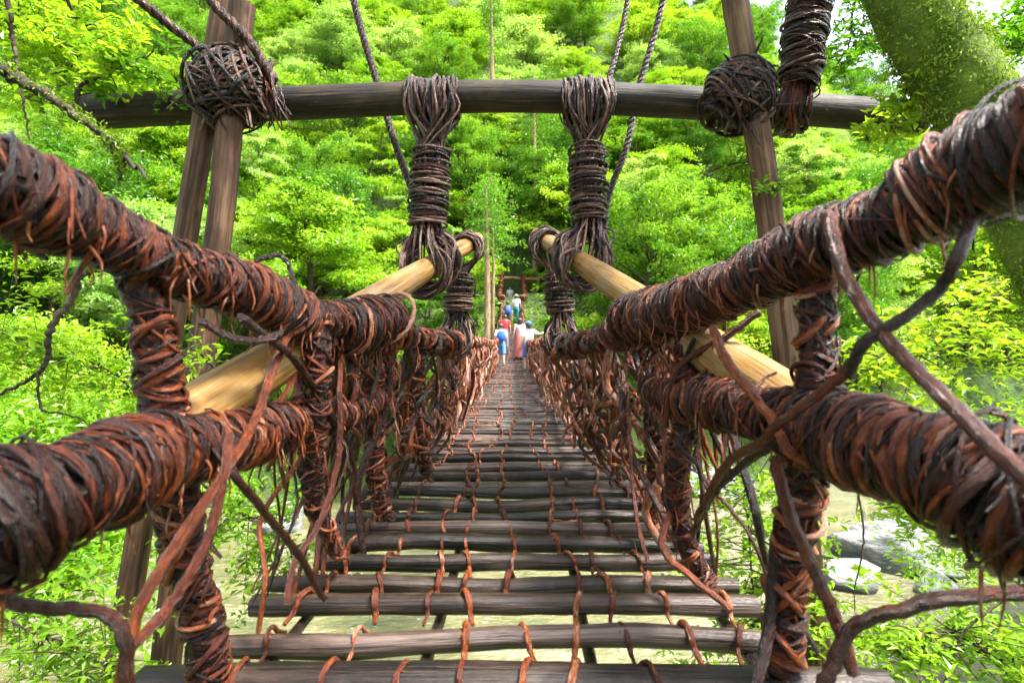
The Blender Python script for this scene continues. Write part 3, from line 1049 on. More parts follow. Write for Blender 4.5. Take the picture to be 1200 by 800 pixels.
    for k in range(34):
        i = random.randrange(4, 110)
        c = p[i] + np.array([sgn * random.uniform(0, .14), 0, -random.uniform(.1, .6)])
        ax_ = np.array([1.0, rng.normal(0, .5), rng.normal(0, .4)])
        ax_ /= np.linalg.norm(ax_)
        a_ = np.cross(ax_, [0, 0, 1.0])
        a_ /= np.linalg.norm(a_)
        mb = MB()
        tube(mb, ring_pts(c, ax_, a_, np.cross(ax_, a_), random.uniform(.05, .13), 24, random.uniform(.6, 1.2), .06, .22, tuck=False), random.uniform(.007, .014), 6, random.uniform(.2, .9), .15)
        mb.build('vine_loop', VINE, root)
    # pale orange bark shreds
    fib = MB()
    for _ in range(90):
        i = random.randrange(0, 170)
        c = p[i] + np.array([random.uniform(-.05, .05), 0, random.uniform(-0.5, 0.04)])
        e = c + np.array([random.uniform(-.03, .03), random.uniform(-.03, .03), -random.uniform(.04, .14)])
        tube(fib, [c, (c + e) / 2 + rng.normal(0, .012, 3), e], [0.006, 0.005, 0.002], 4, random.uniform(0.8, 0.95), 0.1, n=4)
    fib.build('bark_fibres', VINE, root, kind='stuff')


# lashed joints where rails meet log poles, and wound uprights
def upright(label, pts, name='upright', **kw):
    return wrapped(name, pts, label, 'upright', 'vine wound uprights', n=80, slim=.74, jit=.13, fibres=.2, **kw)


upright('first wound upright from handrail to deck on the paired posts side',
        [W(150, 305, 1.43, .035), W(178, 380, 1.46, .045), W(190, 470, 1.5, .055), W(200, 545, 1.5, .06), W(215, 640, 1.55, .05), W(238, 730, 1.6, .052), W(250, 830, 1.62, .05)], tint=(0.3, 0.78), strand=(0.008, 0.013), second=0.5)
upright('second wound upright crossing the pale log on the paired posts side',
        [W(372, 370, 2.1, .04), W(374, 440, 2.08, .042), W(366, 520, 2.12, .05), W(370, 590, 2.2, .035), W(398, 650, 2.3, .03)], tint=(0.3, 0.78), strand=(0.006, 0.010), second=0.4)
upright('third wound upright below the lashed knot on the paired posts side',
        [W(440, 400, 2.75, .05), W(437, 480, 2.8, .05), W(440, 560, 2.85, .045), W(452, 605, 2.9, .04)], tint=(0.3, 0.78), strand=(0.006, 0.010), second=0.4, gap=1.9)
upright('fourth wound upright amid the netting on the paired posts side',
        [W(492, 405, 3.4, .045), W(486, 480, 3.45, .04), W(500, 552, 3.6, .04)], tint=(0.3, 0.78), strand=(0.006, 0.010), second=0.4, gap=2.0)
upright('first wound upright from handrail to deck on the mossy trunk side',
        [W(958, 310, 1.5, .045), W(956, 400, 1.52, .045), W(958, 480, 1.5, .06), W(940, 580, 1.55, .055), W(925, 680, 1.6, .05), W(915, 780, 1.63, .05)], tint=(0.3, 0.78), strand=(0.008, 0.013), second=0.5)
upright('second wound upright crossing the pale log on the single post side',
        [W(800, 375, 2.2, .05), W(812, 450, 2.15, .05), W(795, 540, 2.15, .045), W(800, 620, 2.2, .035), W(832, 690, 2.2, .03)], tint=(0.3, 0.78), strand=(0.006, 0.010), second=0.4)
upright('third wound upright amid the netting on the single post side',
        [W(757, 410, 2.8, .045), W(765, 480, 2.8, .04), W(768, 560, 2.9, .04), W(765, 600, 2.95, .03)], tint=(0.3, 0.78), strand=(0.006, 0.010), second=0.4, gap=1.9)
upright('fourth wound upright amid the netting on the single post side',
        [W(712, 410, 3.5, .04), W(724, 480, 3.55, .04), W(722, 550, 3.7, .035)], tint=(0.3, 0.78), strand=(0.006, 0.010), second=0.4, gap=2.0)

# peeled log poles slung above the rails
for (A, B, r0, r1, lab, klab, kp) in [
        (P(190, 508, 1.55), P(559, 281, 4.75), 0.084, .058, 'peeled yellow log pole slanting up on the paired posts side', 'bulging vine lashing tying pale log to handrail on the paired posts side',
         [W(398, 384, 2.32, .075), W(425, 380, 2.45, .10), W(455, 374, 2.65, .088)]),
        (P(945, 488, 1.6), P(630, 276, 4.75), 0.084, .058, 'peeled yellow log pole slanting up on the single post side', 'bulging vine lashing tying pale log to handrail on the single post side',
         [W(812, 362, 2.15, .078), W(780, 368, 2.35, .10), W(742, 372, 2.65, .088)])]:
    mb = MB()
    tube(mb, [A, (A + B) / 2 + np.array([0, 0, 0.012]), B], [r0, (r0 + r1) / 2, r1], 16, 0.6, 0.018, n=26, flatcap=True)
    o = mb.build('log_pole', POLE)
    tag(o, lab, 'log', 'peeled log poles')
    wrapped('vine_lashing', kp, klab, 'lashing', 'lashings of the log poles', n=60, strand=(.008, .013), tint=(0.1, 0.8), second=0.7, jit=0.10, fibres=0.3)

# ------------------------------------------------------------------ near frame: crossbeam and posts
mb = MB()
tube(mb, [P(105, 131, 3.78), P(350, 121, 3.76), P(600, 113, 3.75), P(850, 123, 3.75), P(1082, 138, 3.78)], [.108, .102, .098, .1, .1], 18, 0.45, 0.015, n=60, flatcap=True)
BEAM_O = tag(mb.build('crossbeam', BEAM), 'long dark round crossbeam lashed across the posts above the walkway', 'beam')
for lab, pts, r in [('slender rear post of the pair lashed to the crossbeam', [P(278, -60, 3.55), P(258, 30, 3.52), P(222, 250, 3.5), P(136, 800, 3.42)], .066),
                    ('front post of the pair with sawn top, lashed to the crossbeam', [P(284, 6, 3.42), P(272, 120, 3.40), P(258, 260, 3.38), P(232, 450, 3.36), P(196, 760, 3.3)], .072),
                    ('single leaning post lashed to the crossbeam beside the hanging vine bundle', [P(852, -60, 3.50), P(866, 30, 3.48), P(888, 160, 3.46), P(904, 270, 3.46), P(922, 415, 3.46), P(950, 700, 3.46)], .075)]:
    mb = MB()
    e = pts[-1].copy()
    g = float(ground(e[0], e[1]))
    d = (pts[-1] - pts[-2]) / np.linalg.norm(pts[-1] - pts[-2])
    e = pts[-1] + d * max(0.2, (e[2] - g + 0.3) / max(0.3, -d[2]))
    tube(mb, pts + [e], [r, r, r * 1.05, r * 1.1], 12, random.uniform(.4, .6), 0.035, n=30, flatcap=True)
    tag(mb.build('post', POST), lab, 'post', 'posts carrying the crossbeam')


def knot(name, c, ax1, ax2, R1, n, label, seedt=(0.1, 0.9), r=(.007, .012), mat=VINE_DARK, rx=1.0):
    """a fat lashing: diagonal turns about two crossing members"""
    root = thing(name, tuple(c), label, 'lashing')
    mb = MB()
    cc0 = np.array(c)
    for axx in (np.array(ax1, float), np.array(ax2, float)):
        axx = axx / np.linalg.norm(axx)
        tube(mb, [cc0 - axx * R1 * .95, cc0 - axx * R1 * .5, cc0, cc0 + axx * R1 * .5, cc0 + axx * R1 * .95], [R1 * .4, R1 * .66, R1 * .72, R1 * .66, R1 * .4], 12, .1, .06)
    mb.build('vine_core', mat, root)
    for k in range(n):
        u = float(np.clip(random.choice((.12, .5, .88)) + rng.normal(0, .05), 0, 1))
        ax = np.array(ax1) * (1 - u) + np.array(ax2) * u if k % 3 else np.array(ax1) * (1 - u) - np.array(ax2) * u
        ax = ax / np.linalg.norm(ax)
        ref = np.array([0, 1.0, 0])
        a = np.cross(ax, ref)
        a /= np.linalg.norm(a)
        b = np.cross(ax, a)
        off_ = float(np.clip(rng.normal(0, .42), -.85, .85))
        cc = np.array(c) + ax * off_ * R1
        mb = MB()
        tube(mb, ring_pts(cc, ax, a * rx, b, R1 * math.sqrt(1 - off_ * off_ * .8) * random.uniform(0.78, 1.06), 22, 1.1, .05, 0.08, tuck=True), random.uniform(*r), 6, random.uniform(*seedt), 0.14)
        mb.build('vine_turn', mat, root)
    for k in range(14):
        th = random.uniform(0, 6.28)
        d_ = np.array([math.cos(th), -.5, math.sin(th)])
        c0 = cc0 + d_ * R1 * .9
        e0 = c0 + d_ * random.uniform(.03, .1) + np.array([random.uniform(-.06, .06), -.02, random.uniform(-.12, .03)])
        mb = MB()
        tube(mb, [c0 - d_ * .03, c0 + d_ * .02, e0], [.009, .008, .005], 5, random.uniform(.2, .9), .15, n=7)
        mb.build('vine_end', mat, root)
    return root


kL = knot('vine_lashing', P(270, 104, 3.44), (1, 0, .15), (-.25, 0, 1), .215, 110, 'big dark vine lashing binding the paired posts to the crossbeam')
# loose tail of the same lashing
for k in range(40):
    mb = MB()
    s0 = P(300 + random.uniform(-12, 26), 78 + random.uniform(-12, 14), 3.42)
    e0 = P(318 + random.uniform(-28, 26), 140 + random.uniform(-14, 14), 3.45 + random.uniform(-.1, .1))
    tube(mb, [s0, (s0 + e0) / 2 + np.array([random.uniform(-.02, .05), -.05, 0]), e0], [.008, .008, .004], 5, random.uniform(.2, .75), .15, n=9)
    mb.build('vine_end', VINE, kL)
knot('vine_lashing', P(866, 112, 3.50), (.9, 0, .45), (.35, 0, 1), .185, 105, 'rounded dark vine lashing binding the single leaning post to the crossbeam')


def bundle(label, top, cinch0, cinch1, foot, Rb, Rp, w_top, w_c, w_bot, n=22, turns=16, sr=(.009, .014), legs=2, beam_ax=(1, 0, 0), pole_ax=None, group='hanging vine bundles'):
    """vines looped over a beam (centre top, radius Rb), cinched between two heights, spread round the thing below (centre foot, radius Rp)"""
    root = thing('vine_bundle', tuple(foot), label, 'vine bundle', group)
    ax = np.array(beam_ax, float)
    side = np.array([0, 1.0, 0]) if abs(ax[0]) > .5 else np.array([1.0, 0, 0])
    pax = np.array(pole_ax if pole_ax is not None else (0, 1.0, 0), float)
    pax /= np.linalg.norm(pax)
    pside = np.cross(pax, [0, 0, 1.0])
    pside /= np.linalg.norm(pside)
    for k in range(n):
        u = (k + random.uniform(-.4, .4)) / n * 2 - 1
        sg = 1 if k % 2 else -1
        # one strand: over the beam from the back, down in front, through the cinch, and round the pole below
        t0 = top + ax * u * w_top
        r = random.uniform(*sr)
        rb = Rb + r + random.uniform(0, .02)
        jit = lambda s: rng.normal(0, s, 3)
        fr = -side
        th = k * 2.4
        rad = w_c * math.sqrt(random.random()) * 0.85
        cdir = np.array([math.cos(th), math.sin(th), 0]) * rad
        up = np.array([0, 0, 1.0])
        path = [t0 + side * rb * .9 * sg + jit(.01) - up * rb * .8, t0 + side * rb * .95 * sg + up * rb * .35 + jit(.008), t0 + up * rb * 1.05 + jit(.008),
                t0 - side * rb * .95 * sg + up * rb * .35 + jit(.008) + ax * random.uniform(-.02, .02), t0 - side * rb * sg - up * rb * .9 + jit(.012),
                cinch0 + cdir, (cinch0 + cinch1) / 2 + cdir + jit(.006), cinch1 + cdir]
        sp = random.uniform(-1, 1)
        hs_ = pside * (1 if random.random() < .5 else -1)
        rp = Rp + r + random.uniform(0, .04)
        f0 = foot + pax * sp * w_bot
        path += [(cinch1 * .62 + f0 * .38) + hs_ * rp * random.uniform(.3, 1.0) + jit(.02), f0 + hs_ * rp * random.uniform(.95, 1.15) + up * rp * .5 + jit(.012), f0 + hs_ * rp * .85 - up * rp * .6 + jit(.01), f0 - up * rp * .98 + jit(.008), f0 - hs_ * rp * .7 - up * rp * .65]
        mb = MB()
        tube(mb, path, r, 6, random.uniform(.15, 1.0), .16, n=52)
        mb.build('vine_strand', VINE_DARK, root)
    for k in range(20):
        th = random.uniform(0, 6.28)
        c0 = cinch1 + np.array([math.cos(th), math.sin(th), 0]) * w_c * .8
        e0 = foot + np.array([math.cos(th) * random.uniform(.6, 1.3), math.sin(th) * .9, 0]) * (Rp + .05) + np.array([0, 0, random.uniform(-.06, .08)])
        mb = MB()
        r = random.uniform(*sr)
        tube(mb, [c0 + np.array([0, 0, .05]), c0, c0 * .5 + e0 * .5 + rng.normal(0, .02, 3), e0], [r, r, r * .9, r * .5], 6, random.uniform(.2, 1.0), .16, n=14)
        mb.build('vine_end', VINE_DARK, root)
    dirv = (cinch1 - cinch0)
    Ln = np.linalg.norm(dirv)
    tt = dirv / Ln
    a = np.cross(tt, [0, 1.0, 0])
    a /= np.linalg.norm(a)
    b = np.cross(tt, a)
    for k in range(turns):
        c = cinch0 + dirv * (k + random.uniform(-.2, .2)) / (turns - 1)
        mb = MB()
        tube(mb, ring_pts(c, tt, a, b, w_c * random.uniform(.92, 1.14) + .012, 22, random.uniform(.9, 1.3), Ln / turns * random.choice((1, 1, 1.5, -2.5)), .09), random.uniform(*sr) * 1.05, 6, random.uniform(.15, .9), .14)
        mb.build('vine_turn', VINE_DARK, root)
    return root


bd = 3.75
pl = P(559, 281, 4.75) - P(190, 508, 1.55)
pr_ = P(630, 276, 4.75) - P(945, 488, 1.6)


def on_pole(A, B, y):
    t = (y - A[1]) / (B[1] - A[1])
    return A * (1 - t) + B * t


AL, BL = P(190, 508, 1.55), P(559, 281, 4.75)
AR, BR = P(945, 488, 1.6), P(630, 276, 4.75)
fl, fr_ = on_pole(AL, BL, 3.62), on_pole(AR, BR, 3.62)
bundle('tall vine bundle slung from crossbeam to log pole on the paired posts side', P(508, 117, 3.75), P(506, 176, 3.72), P(501, 262, 3.68), fl, .10, .10, .155, .098, .15, n=50, turns=26, sr=(.006, .0105), pole_ax=pl)
bundle('tall vine bundle slung from crossbeam to log pole on the single post side', P(690, 117, 3.75), P(688, 178, 3.72), P(690, 258, 3.68), fr_, .10, .10, .15, .095, .15, n=48, turns=26, sr=(.006, .0105), pole_ax=pr_)
f2l, f2r = on_pole(AL, BL, 4.45), on_pole(AR, BR, 4.45)
bundle('short vine bundle from log pole end to rope rail, paired posts side', f2l, P(538, 322, 4.42), P(536, 364, 4.42), P(533, 402, 4.42), .07, .07, .09, .085, .14, n=26, turns=20, sr=(.005, .009), beam_ax=pl / np.linalg.norm(pl))
bundle('short vine bundle from log pole end to rope rail, single post side', f2r, P(653, 322, 4.42), P(657, 366, 4.42), P(659, 402, 4.42), .07, .07, .09, .085, .14, n=26, turns=20, sr=(.005, .009), beam_ax=pr_ / np.linalg.norm(pr_))

# thick wound rope hanging from above onto the beam by the single post
wrapped('vine_cable', [W(962, -70, 3.62, .11), W(948, 10, 3.6, .115), W(940, 60, 3.58, .11), W(936, 100, 3.58, .10)],
        'thick tightly wound vine cable coming down onto the crossbeam below the mossy trunk', 'vine cable', strand=(.008, .014), mat=VINE_DARK, tint=(.1, .8), n=80, second=.35, close=P(936, 100, 3.58))
cab = thing('vine_bundle', tuple(P(928, 150, 3.6)), 'splayed loop of vine ends under the thick wound cable on the crossbeam', 'vine bundle')
for k in range(36):
    mb = MB()
    u = random.uniform(-1, 1)
    s0 = P(936 + 16 * u, 88 + random.uniform(-8, 8), 3.56)
    m0 = P(927 + 20 * u + random.uniform(-5, 5), 125, 3.58 + random.uniform(-.05, .01))
    e0 = P(924 + 20 * u + random.uniform(-8, 8), 152 + random.uniform(-10, 6), 3.68 + random.uniform(-.08, .12))
    tube(mb, [s0, m0, e0, e0 + np.array([0, .14, .03])], [.011, .012, .011, .008], 5, random.uniform(.15, .8), .15, n=12)
    mb.build('vine_strand', VINE, cab)


def rope(label, pts, r=.017, twist=9.0, strands=3, name='rope'):
    sp = smooth_path(np.array(pts), 90)
    root = thing(name, tuple(sp[-1]), label, 'rope', 'twisted vine ropes')
    t, a, b = frames(sp)
    L = np.concatenate([[0], np.cumsum(np.linalg.norm(np.diff(sp, axis=0), axis=1))])
    for k in range(strands):
        th = L * twist * 2 * math.pi + k * 2 * math.pi / strands
        mb = MB()
        tube(mb, sp + (r * .8) * (np.cos(th)[:, None] * a + np.sin(th)[:, None] * b), r * .85, 6, random.uniform(.4, .8), .15)
        mb.build('strand', VINE_DARK, root)


rope('twisted dark rope coming down from outside onto the lashing of the paired posts', [P(120, -40, 3.1), P(165, 2, 3.2), P(215, 42, 3.35), P(262, 76, 3.42)], .017, 7)
rope('knotted braided rope passing the sawn post top to the lashing tail', [P(225, -40, 3.2), P(250, 5, 3.28), P(290, 45, 3.34), P(322, 96, 3.38)], .018, 9)
rope('thin braided rope passing behind the crossbeam to the bundle on the paired posts side', [P(405, -40, 4.02), P(422, 30, 4.0), P(440, 90, 3.98), P(462, 165, 3.9), P(484, 225, 3.8)], .016, 8)
rope('thin braided rope ending behind the top of the bundle on the single post side', [P(742, -40, 4.1), P(730, 30, 4.05), P(712, 100, 3.92)], .012, 9)
rope('thin braided rope passing behind the crossbeam to the bundle on the single post side', [P(786, -40, 4.05), P(770, 30, 4.02), P(748, 105, 3.98), P(735, 170, 3.92), P(712, 235, 3.82), P(706, 300, 3.72)], .015, 8)

# ------------------------------------------------------------------ loose vines strung across the rails
LOOSE = [
    ('long pale vine from handrail down across the lower rail on the paired posts side', [(345, 378, 1.95), (320, 430, 1.8), (300, 490, 1.65), (270, 545, 1.45), (205, 640, 1.32), (160, 720, 1.25), (140, 800, 1.22)], .013, .72),
    ('reddish vine slanting from the lower rail past the first upright, paired posts side', [(268, 510, 1.5), (262, 560, 1.42), (240, 640, 1.36), (190, 720, 1.28), (150, 760, 1.22)], .0125, .62),
    ('dark thick vine bending in under the lower rail of the paired posts side', [(-40, 690, 1.15), (40, 710, 1.18), (115, 716, 1.2), (145, 745, 1.2), (150, 810, 1.2)], .014, .42),
    ('dark vine slanting from the lower rail to the slats, paired posts side', [(240, 505, 1.52), (275, 556, 1.46), (310, 600, 1.58), (350, 650, 1.75), (380, 702, 1.88)], .0115, .4),
    ('smooth vine curving from the second upright to a slat, paired posts side', [(398, 460, 2.2), (396, 540, 2.15), (375, 610, 2.05), (345, 660, 1.95), (335, 710, 1.88)], .0115, .6),
    ('dark vine crossing the pale log beneath the handrail of the paired posts side', [(282, 372, 1.6), (320, 400, 1.75), (352, 430, 1.95), (395, 500, 2.2)], .013, .35),
    ('thin vine drooping beneath the handrail of the paired posts side', [(235, 375, 1.5), (270, 395, 1.55), (310, 398, 1.6), (338, 385, 1.7)], .010, .35),
    ('hooked dark vine looping over the handrail of the paired posts side', [(298, 306, 1.65), (330, 300, 1.68), (344, 330, 1.68), (345, 375, 1.66), (322, 400, 1.68)], .007, .25),
    ('thick pale jointed vine slanting down across the pale log on the mossy trunk side', [(836, 385, 1.7), (850, 420, 1.62), (880, 460, 1.55), (905, 492, 1.48), (922, 525, 1.42), (950, 545, 1.4)], .0135, .78),
    ('straight orange vine slanting across the pale log of the single post side', [(890, 365, 1.9), (850, 395, 1.95), (800, 425, 2.05), (785, 460, 2.1), (780, 500, 2.15)], .012, .62),
    ('long thick brown vine from the mossy trunk side handrail down past the lower rail', [(970, 250, 1.32), (985, 310, 1.26), (1015, 365, 1.2), (1060, 420, 1.1), (1120, 480, 1.0), (1180, 540, .93), (1240, 600, .88)], .0145, .6),
    ('dark curved vine hooking down from the handrail of the mossy trunk side', [(1150, 225, 1.2), (1126, 290, 1.08), (1100, 340, 1.12), (1050, 378, 1.14), (1010, 405, 1.18), (995, 440, 1.22)], .0125, .3),
    ('orange vine from the hooked vine down over the lower rail, mossy trunk side', [(1000, 425, 1.24), (960, 462, 1.3), (910, 498, 1.38), (890, 520, 1.45), (850, 545, 1.6), (815, 610, 1.75)], .012, .6),
    ('thick red brown vine from the lower rail joint to the deck, mossy trunk side', [(908, 535, 1.42), (925, 600, 1.4), (955, 670, 1.36), (985, 740, 1.33), (1000, 790, 1.3)], .0155, .58),
    ('thick forked vine reaching in low over the end of the nearest slat', [(1240, 690, 1.2), (1120, 700, 1.22), (1050, 715, 1.26), (1000, 735, 1.3), (975, 780, 1.3), (950, 830, 1.28)], .0165, .48),
    ('dark vine curving from the lower rail to the slat ends, mossy trunk side', [(905, 522, 1.5), (870, 545, 1.65), (835, 580, 1.8), (812, 625, 1.95)], .012, .38),
    ('dark root like vine twisted beside the first upright of the mossy trunk side', [(930, 560, 1.6), (912, 620, 1.6), (905, 680, 1.58), (900, 740, 1.56), (885, 810, 1.5)], .016, .28),
    ('pale orange vine hanging in bends beside the second upright, single post side', [(770, 430, 2.5), (780, 520, 2.3), (772, 560, 2.25), (790, 585, 2.2), (776, 640, 2.1), (815, 680, 2.0), (858, 715, 1.9)], .0125, .75),
    ('thin vine dropping straight beside the netting of the single post side', [(735, 450, 2.9), (738, 520, 2.7), (745, 600, 2.5), (760, 660, 2.3)], .009, .65),
]
for lab, pts, r, ti in LOOSE:
    mb = MB()
    tube(mb, [P(*q_) for q_ in pts], [r * 1.05, r, r * .95, r * 1.05, r * .9], 8, ti, .12, n=40, wob=.0012)
    o = mb.build('vine', VINE)
    tag(o, lab, 'vine', 'loose vines strung across the rails')

# snarl of strands between the near rails and the deck edge
for sgn, nm, seg in ((-1, 'paired posts', [(345, 392, 2.05), (400, 400, 2.4), (450, 405, 2.8)]),
                     (1, 'mossy trunk', [(845, 378, 1.95), (790, 390, 2.3), (745, 405, 2.8)])):
    root = thing('vine_tangle', tuple(P(*seg[1])), 'tangle of thin vine strands under the handrail, side of the ' + nm, 'vine tangle')
    sp = smooth_path(np.array([P(*s_) for s_ in seg]), 200)
    for k in range(34):
        i = int((random.random() ** .7) * 199)
        top = sp[i] + np.array([rng.normal(0, .02), 0, random.uniform(-.05, .08)])
        y1 = np.clip(top[1] + random.uniform(-.45, .45), 1.75, 3.4)
        full = random.random() < .45
        bot = np.array([sgn * random.uniform(.72, .92), y1, random.uniform(-.1, .03)])
        if not full:
            bot = top + (bot - top) * random.uniform(.25, .75)
        kk = random.randint(3, 6)
        pts = [top] + [top * (1 - j / kk) + bot * j / kk + np.array([rng.normal(0, .035), rng.normal(0, .075), rng.normal(0, .025)]) for j in range(1, kk)] + [bot]
        r = random.uniform(.005, .014)
        mb = MB()
        tube(mb, pts, [r, r, r * .7], 5, random.uniform(.15, .85), .15, n=kk * 4)
        mb.build('vine_strand', VINE, root)
    mb = MB()
    for k in range(70):     # shreds of orange bark
        i = random.randrange(200)
        c = sp[i] + np.array([rng.normal(0, .03), rng.normal(0, .02), random.uniform(-.3, .05)])
        for _ in range(5):
            e = c + np.array([random.uniform(-.03, .03), random.uniform(-.03, .03), random.uniform(-.09, .0)])
            tube(mb, [c, (c + e) / 2 + rng.normal(0, .008, 3), e], [.004, .003, .001], 4, random.uniform(.8, .93), .1, n=4)
    mb.build('bark_fibres', VINE, root, kind='stuff')

# ------------------------------------------------------------------ far portal
PY = 41.0
pz = float(deck_z(PY))
mb = MB()
tube(mb, [P(552, 328, PY), P(592, 326, PY), P(632, 328, PY)], [.13, .13, .13], 10, .75, .02, n=12, flatcap=True)
tag(mb.build('crossbeam', POST), 'short round crossbeam of the far portal at the end of the bridge', 'beam')
for px, lab in ((552, 'grey post under the far portal beam beside the slim cedar trunk'), (628, 'brown post under the far portal beam by the bright shrubs')):
    mb = MB()
    tube(mb, [P(px, 322, PY + .2), (P(px, 400, PY)[0], PY + .2, pz - 1.5)], .13, 10, .6, .03, n=12, flatcap=True)
    tag(mb.build('post', POST), lab, 'post', 'posts of the far portal')
for sgn, lab in ((-1, 'wound vine column beneath the far portal beam next to the slim cedar trunk'), (1, 'wound vine column beneath the far portal beam on the side of the bright shrubs')):
    x0 = -.72 if sgn < 0 else .76
    root = thing('vine_column', (x0, PY, pz), lab, 'vine column', 'vine columns of the far portal')
    sp = smooth_path(np.array([(x0, PY, P(0, 322, PY)[2]), (x0 + sgn * .02, PY - .1, pz + 1.5), (x0 + sgn * .1, PY - 1, pz + .7), (sgn * .62, PY - 3.0, pz + .45)]), 50)
    mb = MB()
    tube(mb, sp, [.16, .15, .2, .1], 8, .55, .2)
    mb.build('vine_core', VINE, root)
    t, a, b = frames(sp)
    mb = MB()
    for i in range(0, 50):
        tube(mb, ring_pts(sp[i], t[i], a[i], b[i], .19, 10, 1.1, .08, .15), .028, 4, random.uniform(.4, 1), .15)
    mb.build('vine_turns', VINE, root, kind='stuff')

# landing behind the portal
mb = MB()
v, q = grid_mesh(np.linspace(-1.6, 1.6, 8), np.linspace(40.6, 46, 10), lambda x, y: np.full_like(x, pz - 0.02) + 0.02 * np.sin(x * 4 + y * 3))
mb.add(v, q, .5)
o = mb.build('path', plain('packed_earth', (.16, .13, .10), .95, .35, 6))
o['kind'] = 'structure'
for k in range(16):
    y = 46 + k * .42
    z = pz + .02 + k * .26
    mb = MB()
    tube(mb, [(-1.1, y, z), (.7, y, z)], .13, 8, .4, .05, n=6, flatcap=True)
    tag(mb.build('log_step', POST), 'log step of the stair climbing the hill behind the far portal', 'step', 'log steps of the hillside stair')

# ------------------------------------------------------------------ mossy trunk and overhanging branches
mt = thing('mossy_tree', tuple(P(1290, 560, 2.9)), 'leaning tree trunk thick with green moss behind the rising handrail', 'tree')
path = smooth_path(np.array([P(1000, -150, 3.2), P(1066, 5, 3.2), P(1122, 90, 3.2), P(1170, 170, 3.2), P(1222, 280, 3.2), P(1290, 420, 3.15), P(1380, 700, 3.1), P(1460, 1000, 3.0)]), 70)
rad = np.interp(np.linspace(0, 1, 70), [0, .2, .4, .6, 1], [.175, .19, .20, .19, .25])
mb = MB()
tube(mb, path, rad, 22, .5, .045)
m, nt, b, o_ = new_mat('mossy_bark')
tc = attr(nt, 'tc').outputs['Vector']
n1 = noise(nt, tc, 5, 6, .7)
n2 = noise(nt, tc, 45, 4, .7)
c1 = ramp(nt, [(.28, (.05, .04, .022)), (.36, (.08, .12, .012)), (.58, (.13, .20, .014)), (.75, (.22, .30, .03))], n1)
nt.links.new(mix(nt, .6, c1, n2, 'OVERLAY'), b.inputs['Base Color'])
b.inputs['Roughness'].default_value = .95
bump(nt, n2, 1.0, .03, b)
MOSSB = m
top_ = path[0]
for k in range(9):  # limbs reaching up to the added crown above the view
    e_ = np.array([random.uniform(-2.6, 4.5), random.uniform(-1.5, 4.2), random.uniform(4.6, 5.8)])
    tube(mb, [top_ + (path[0] - path[1]) * .2, (top_ + e_) / 2 + np.array([0, 0, .4]), e_], [.12, .07, .02], 7, .5, .1, n=12)
mb.build('trunk', MOSSB, mt)
mb = MB()
for k in range(46):  # unseen crown overhead, added to shade the near vines and crossbeam
    pad(mb, (random.uniform(-3.6, 2.0), random.uniform(-2.0, 4.4), random.uniform(4.4, 6.2)), random.uniform(.5, .95), .15, 150, .11, .5, .6)
mb.build('crown', LEAF_LIME, mt)
mb = MB()
t, a, b2 = frames(path)
n = 42000
i = rng.integers(0, 69, n)
th = rng.uniform(0, 6.283, n)
patch = np.sin(i * .5 + 2 * np.cos(th * 2)) + rng.normal(0, .6, n) > -.5
nr = np.cos(th)[:, None] * a[i] + np.sin(th)[:, None] * b2[i]
c = path[i] + nr * (rad[i] * rng.uniform(.97, 1.07, n))[:, None] + rng.normal(0, .02, (n, 3))
c = c[patch]
leaves(mb, c, .024, .78 + .3 * np.sin(i[patch] * .7 + th[patch] * 3) + rng.normal(0, .2, len(c)), .35, nr[patch] * .8)
mb.build('moss', MOSS, mt, kind='stuff')


def branch(label, pts, r, mat=TRUNK, leafy=0, lsize=.06, lm=LEAF_LIME, spread=.3, moss=False, name='branch', group='overhanging branches', tint=.55, droop=-.06, per=22, twig_len=.22):
    sp = smooth_path(np.array([P(*q_) for q_ in pts]), 60)
    root = thing(name, tuple(sp[0]), label, 'branch', group)
    mb = MB()
    tube(mb, sp + rng.normal(0, r * .25, sp.shape), [r, r * .8, r * .5, r * .25], 7, .4, .2)
    if leafy:
        lv = MB()
        for k in range(leafy):
            i = random.randrange(6, 60)
            d = rng.normal(0, 1, 3) * np.array([1, .8, .45])
            d /= np.linalg.norm(d)
            ln = twig_len * random.uniform(.5, 1.6)
            e = sp[i] + d * ln + np.array([0, 0, droop])
            m1 = (sp[i] + e) / 2 + np.array([0, 0, .02])
            tube(mb, [sp[i], m1, e], [r * .22 + .0015, .002, .001], 4, .4, 0, n=5)
            u = rng.uniform(.25, 1.05, per)[:, None]
            c = sp[i] * (1 - u) + e * u + rng.normal(0, spread * .12, (per, 3)) * np.array([1, 1, .5])
            leaves(lv, c, lsize, tint + rng.normal(0, .16, per), .72)
    mb.build('stem', mat, root)
    if leafy:
        lv.build('leaves', lm, root)
    if moss:
        mm = MB()
        i = rng.integers(0, 50, 900)
        c = sp[i] + rng.normal(0, r * .75, (900, 3)) + np.array([0, 0, r * .4])
        leaves(mm, c, .022, .5 + rng.normal(0, .2, 900), .3)
        mm.build('moss', MOSS, root, kind='stuff')
    return root


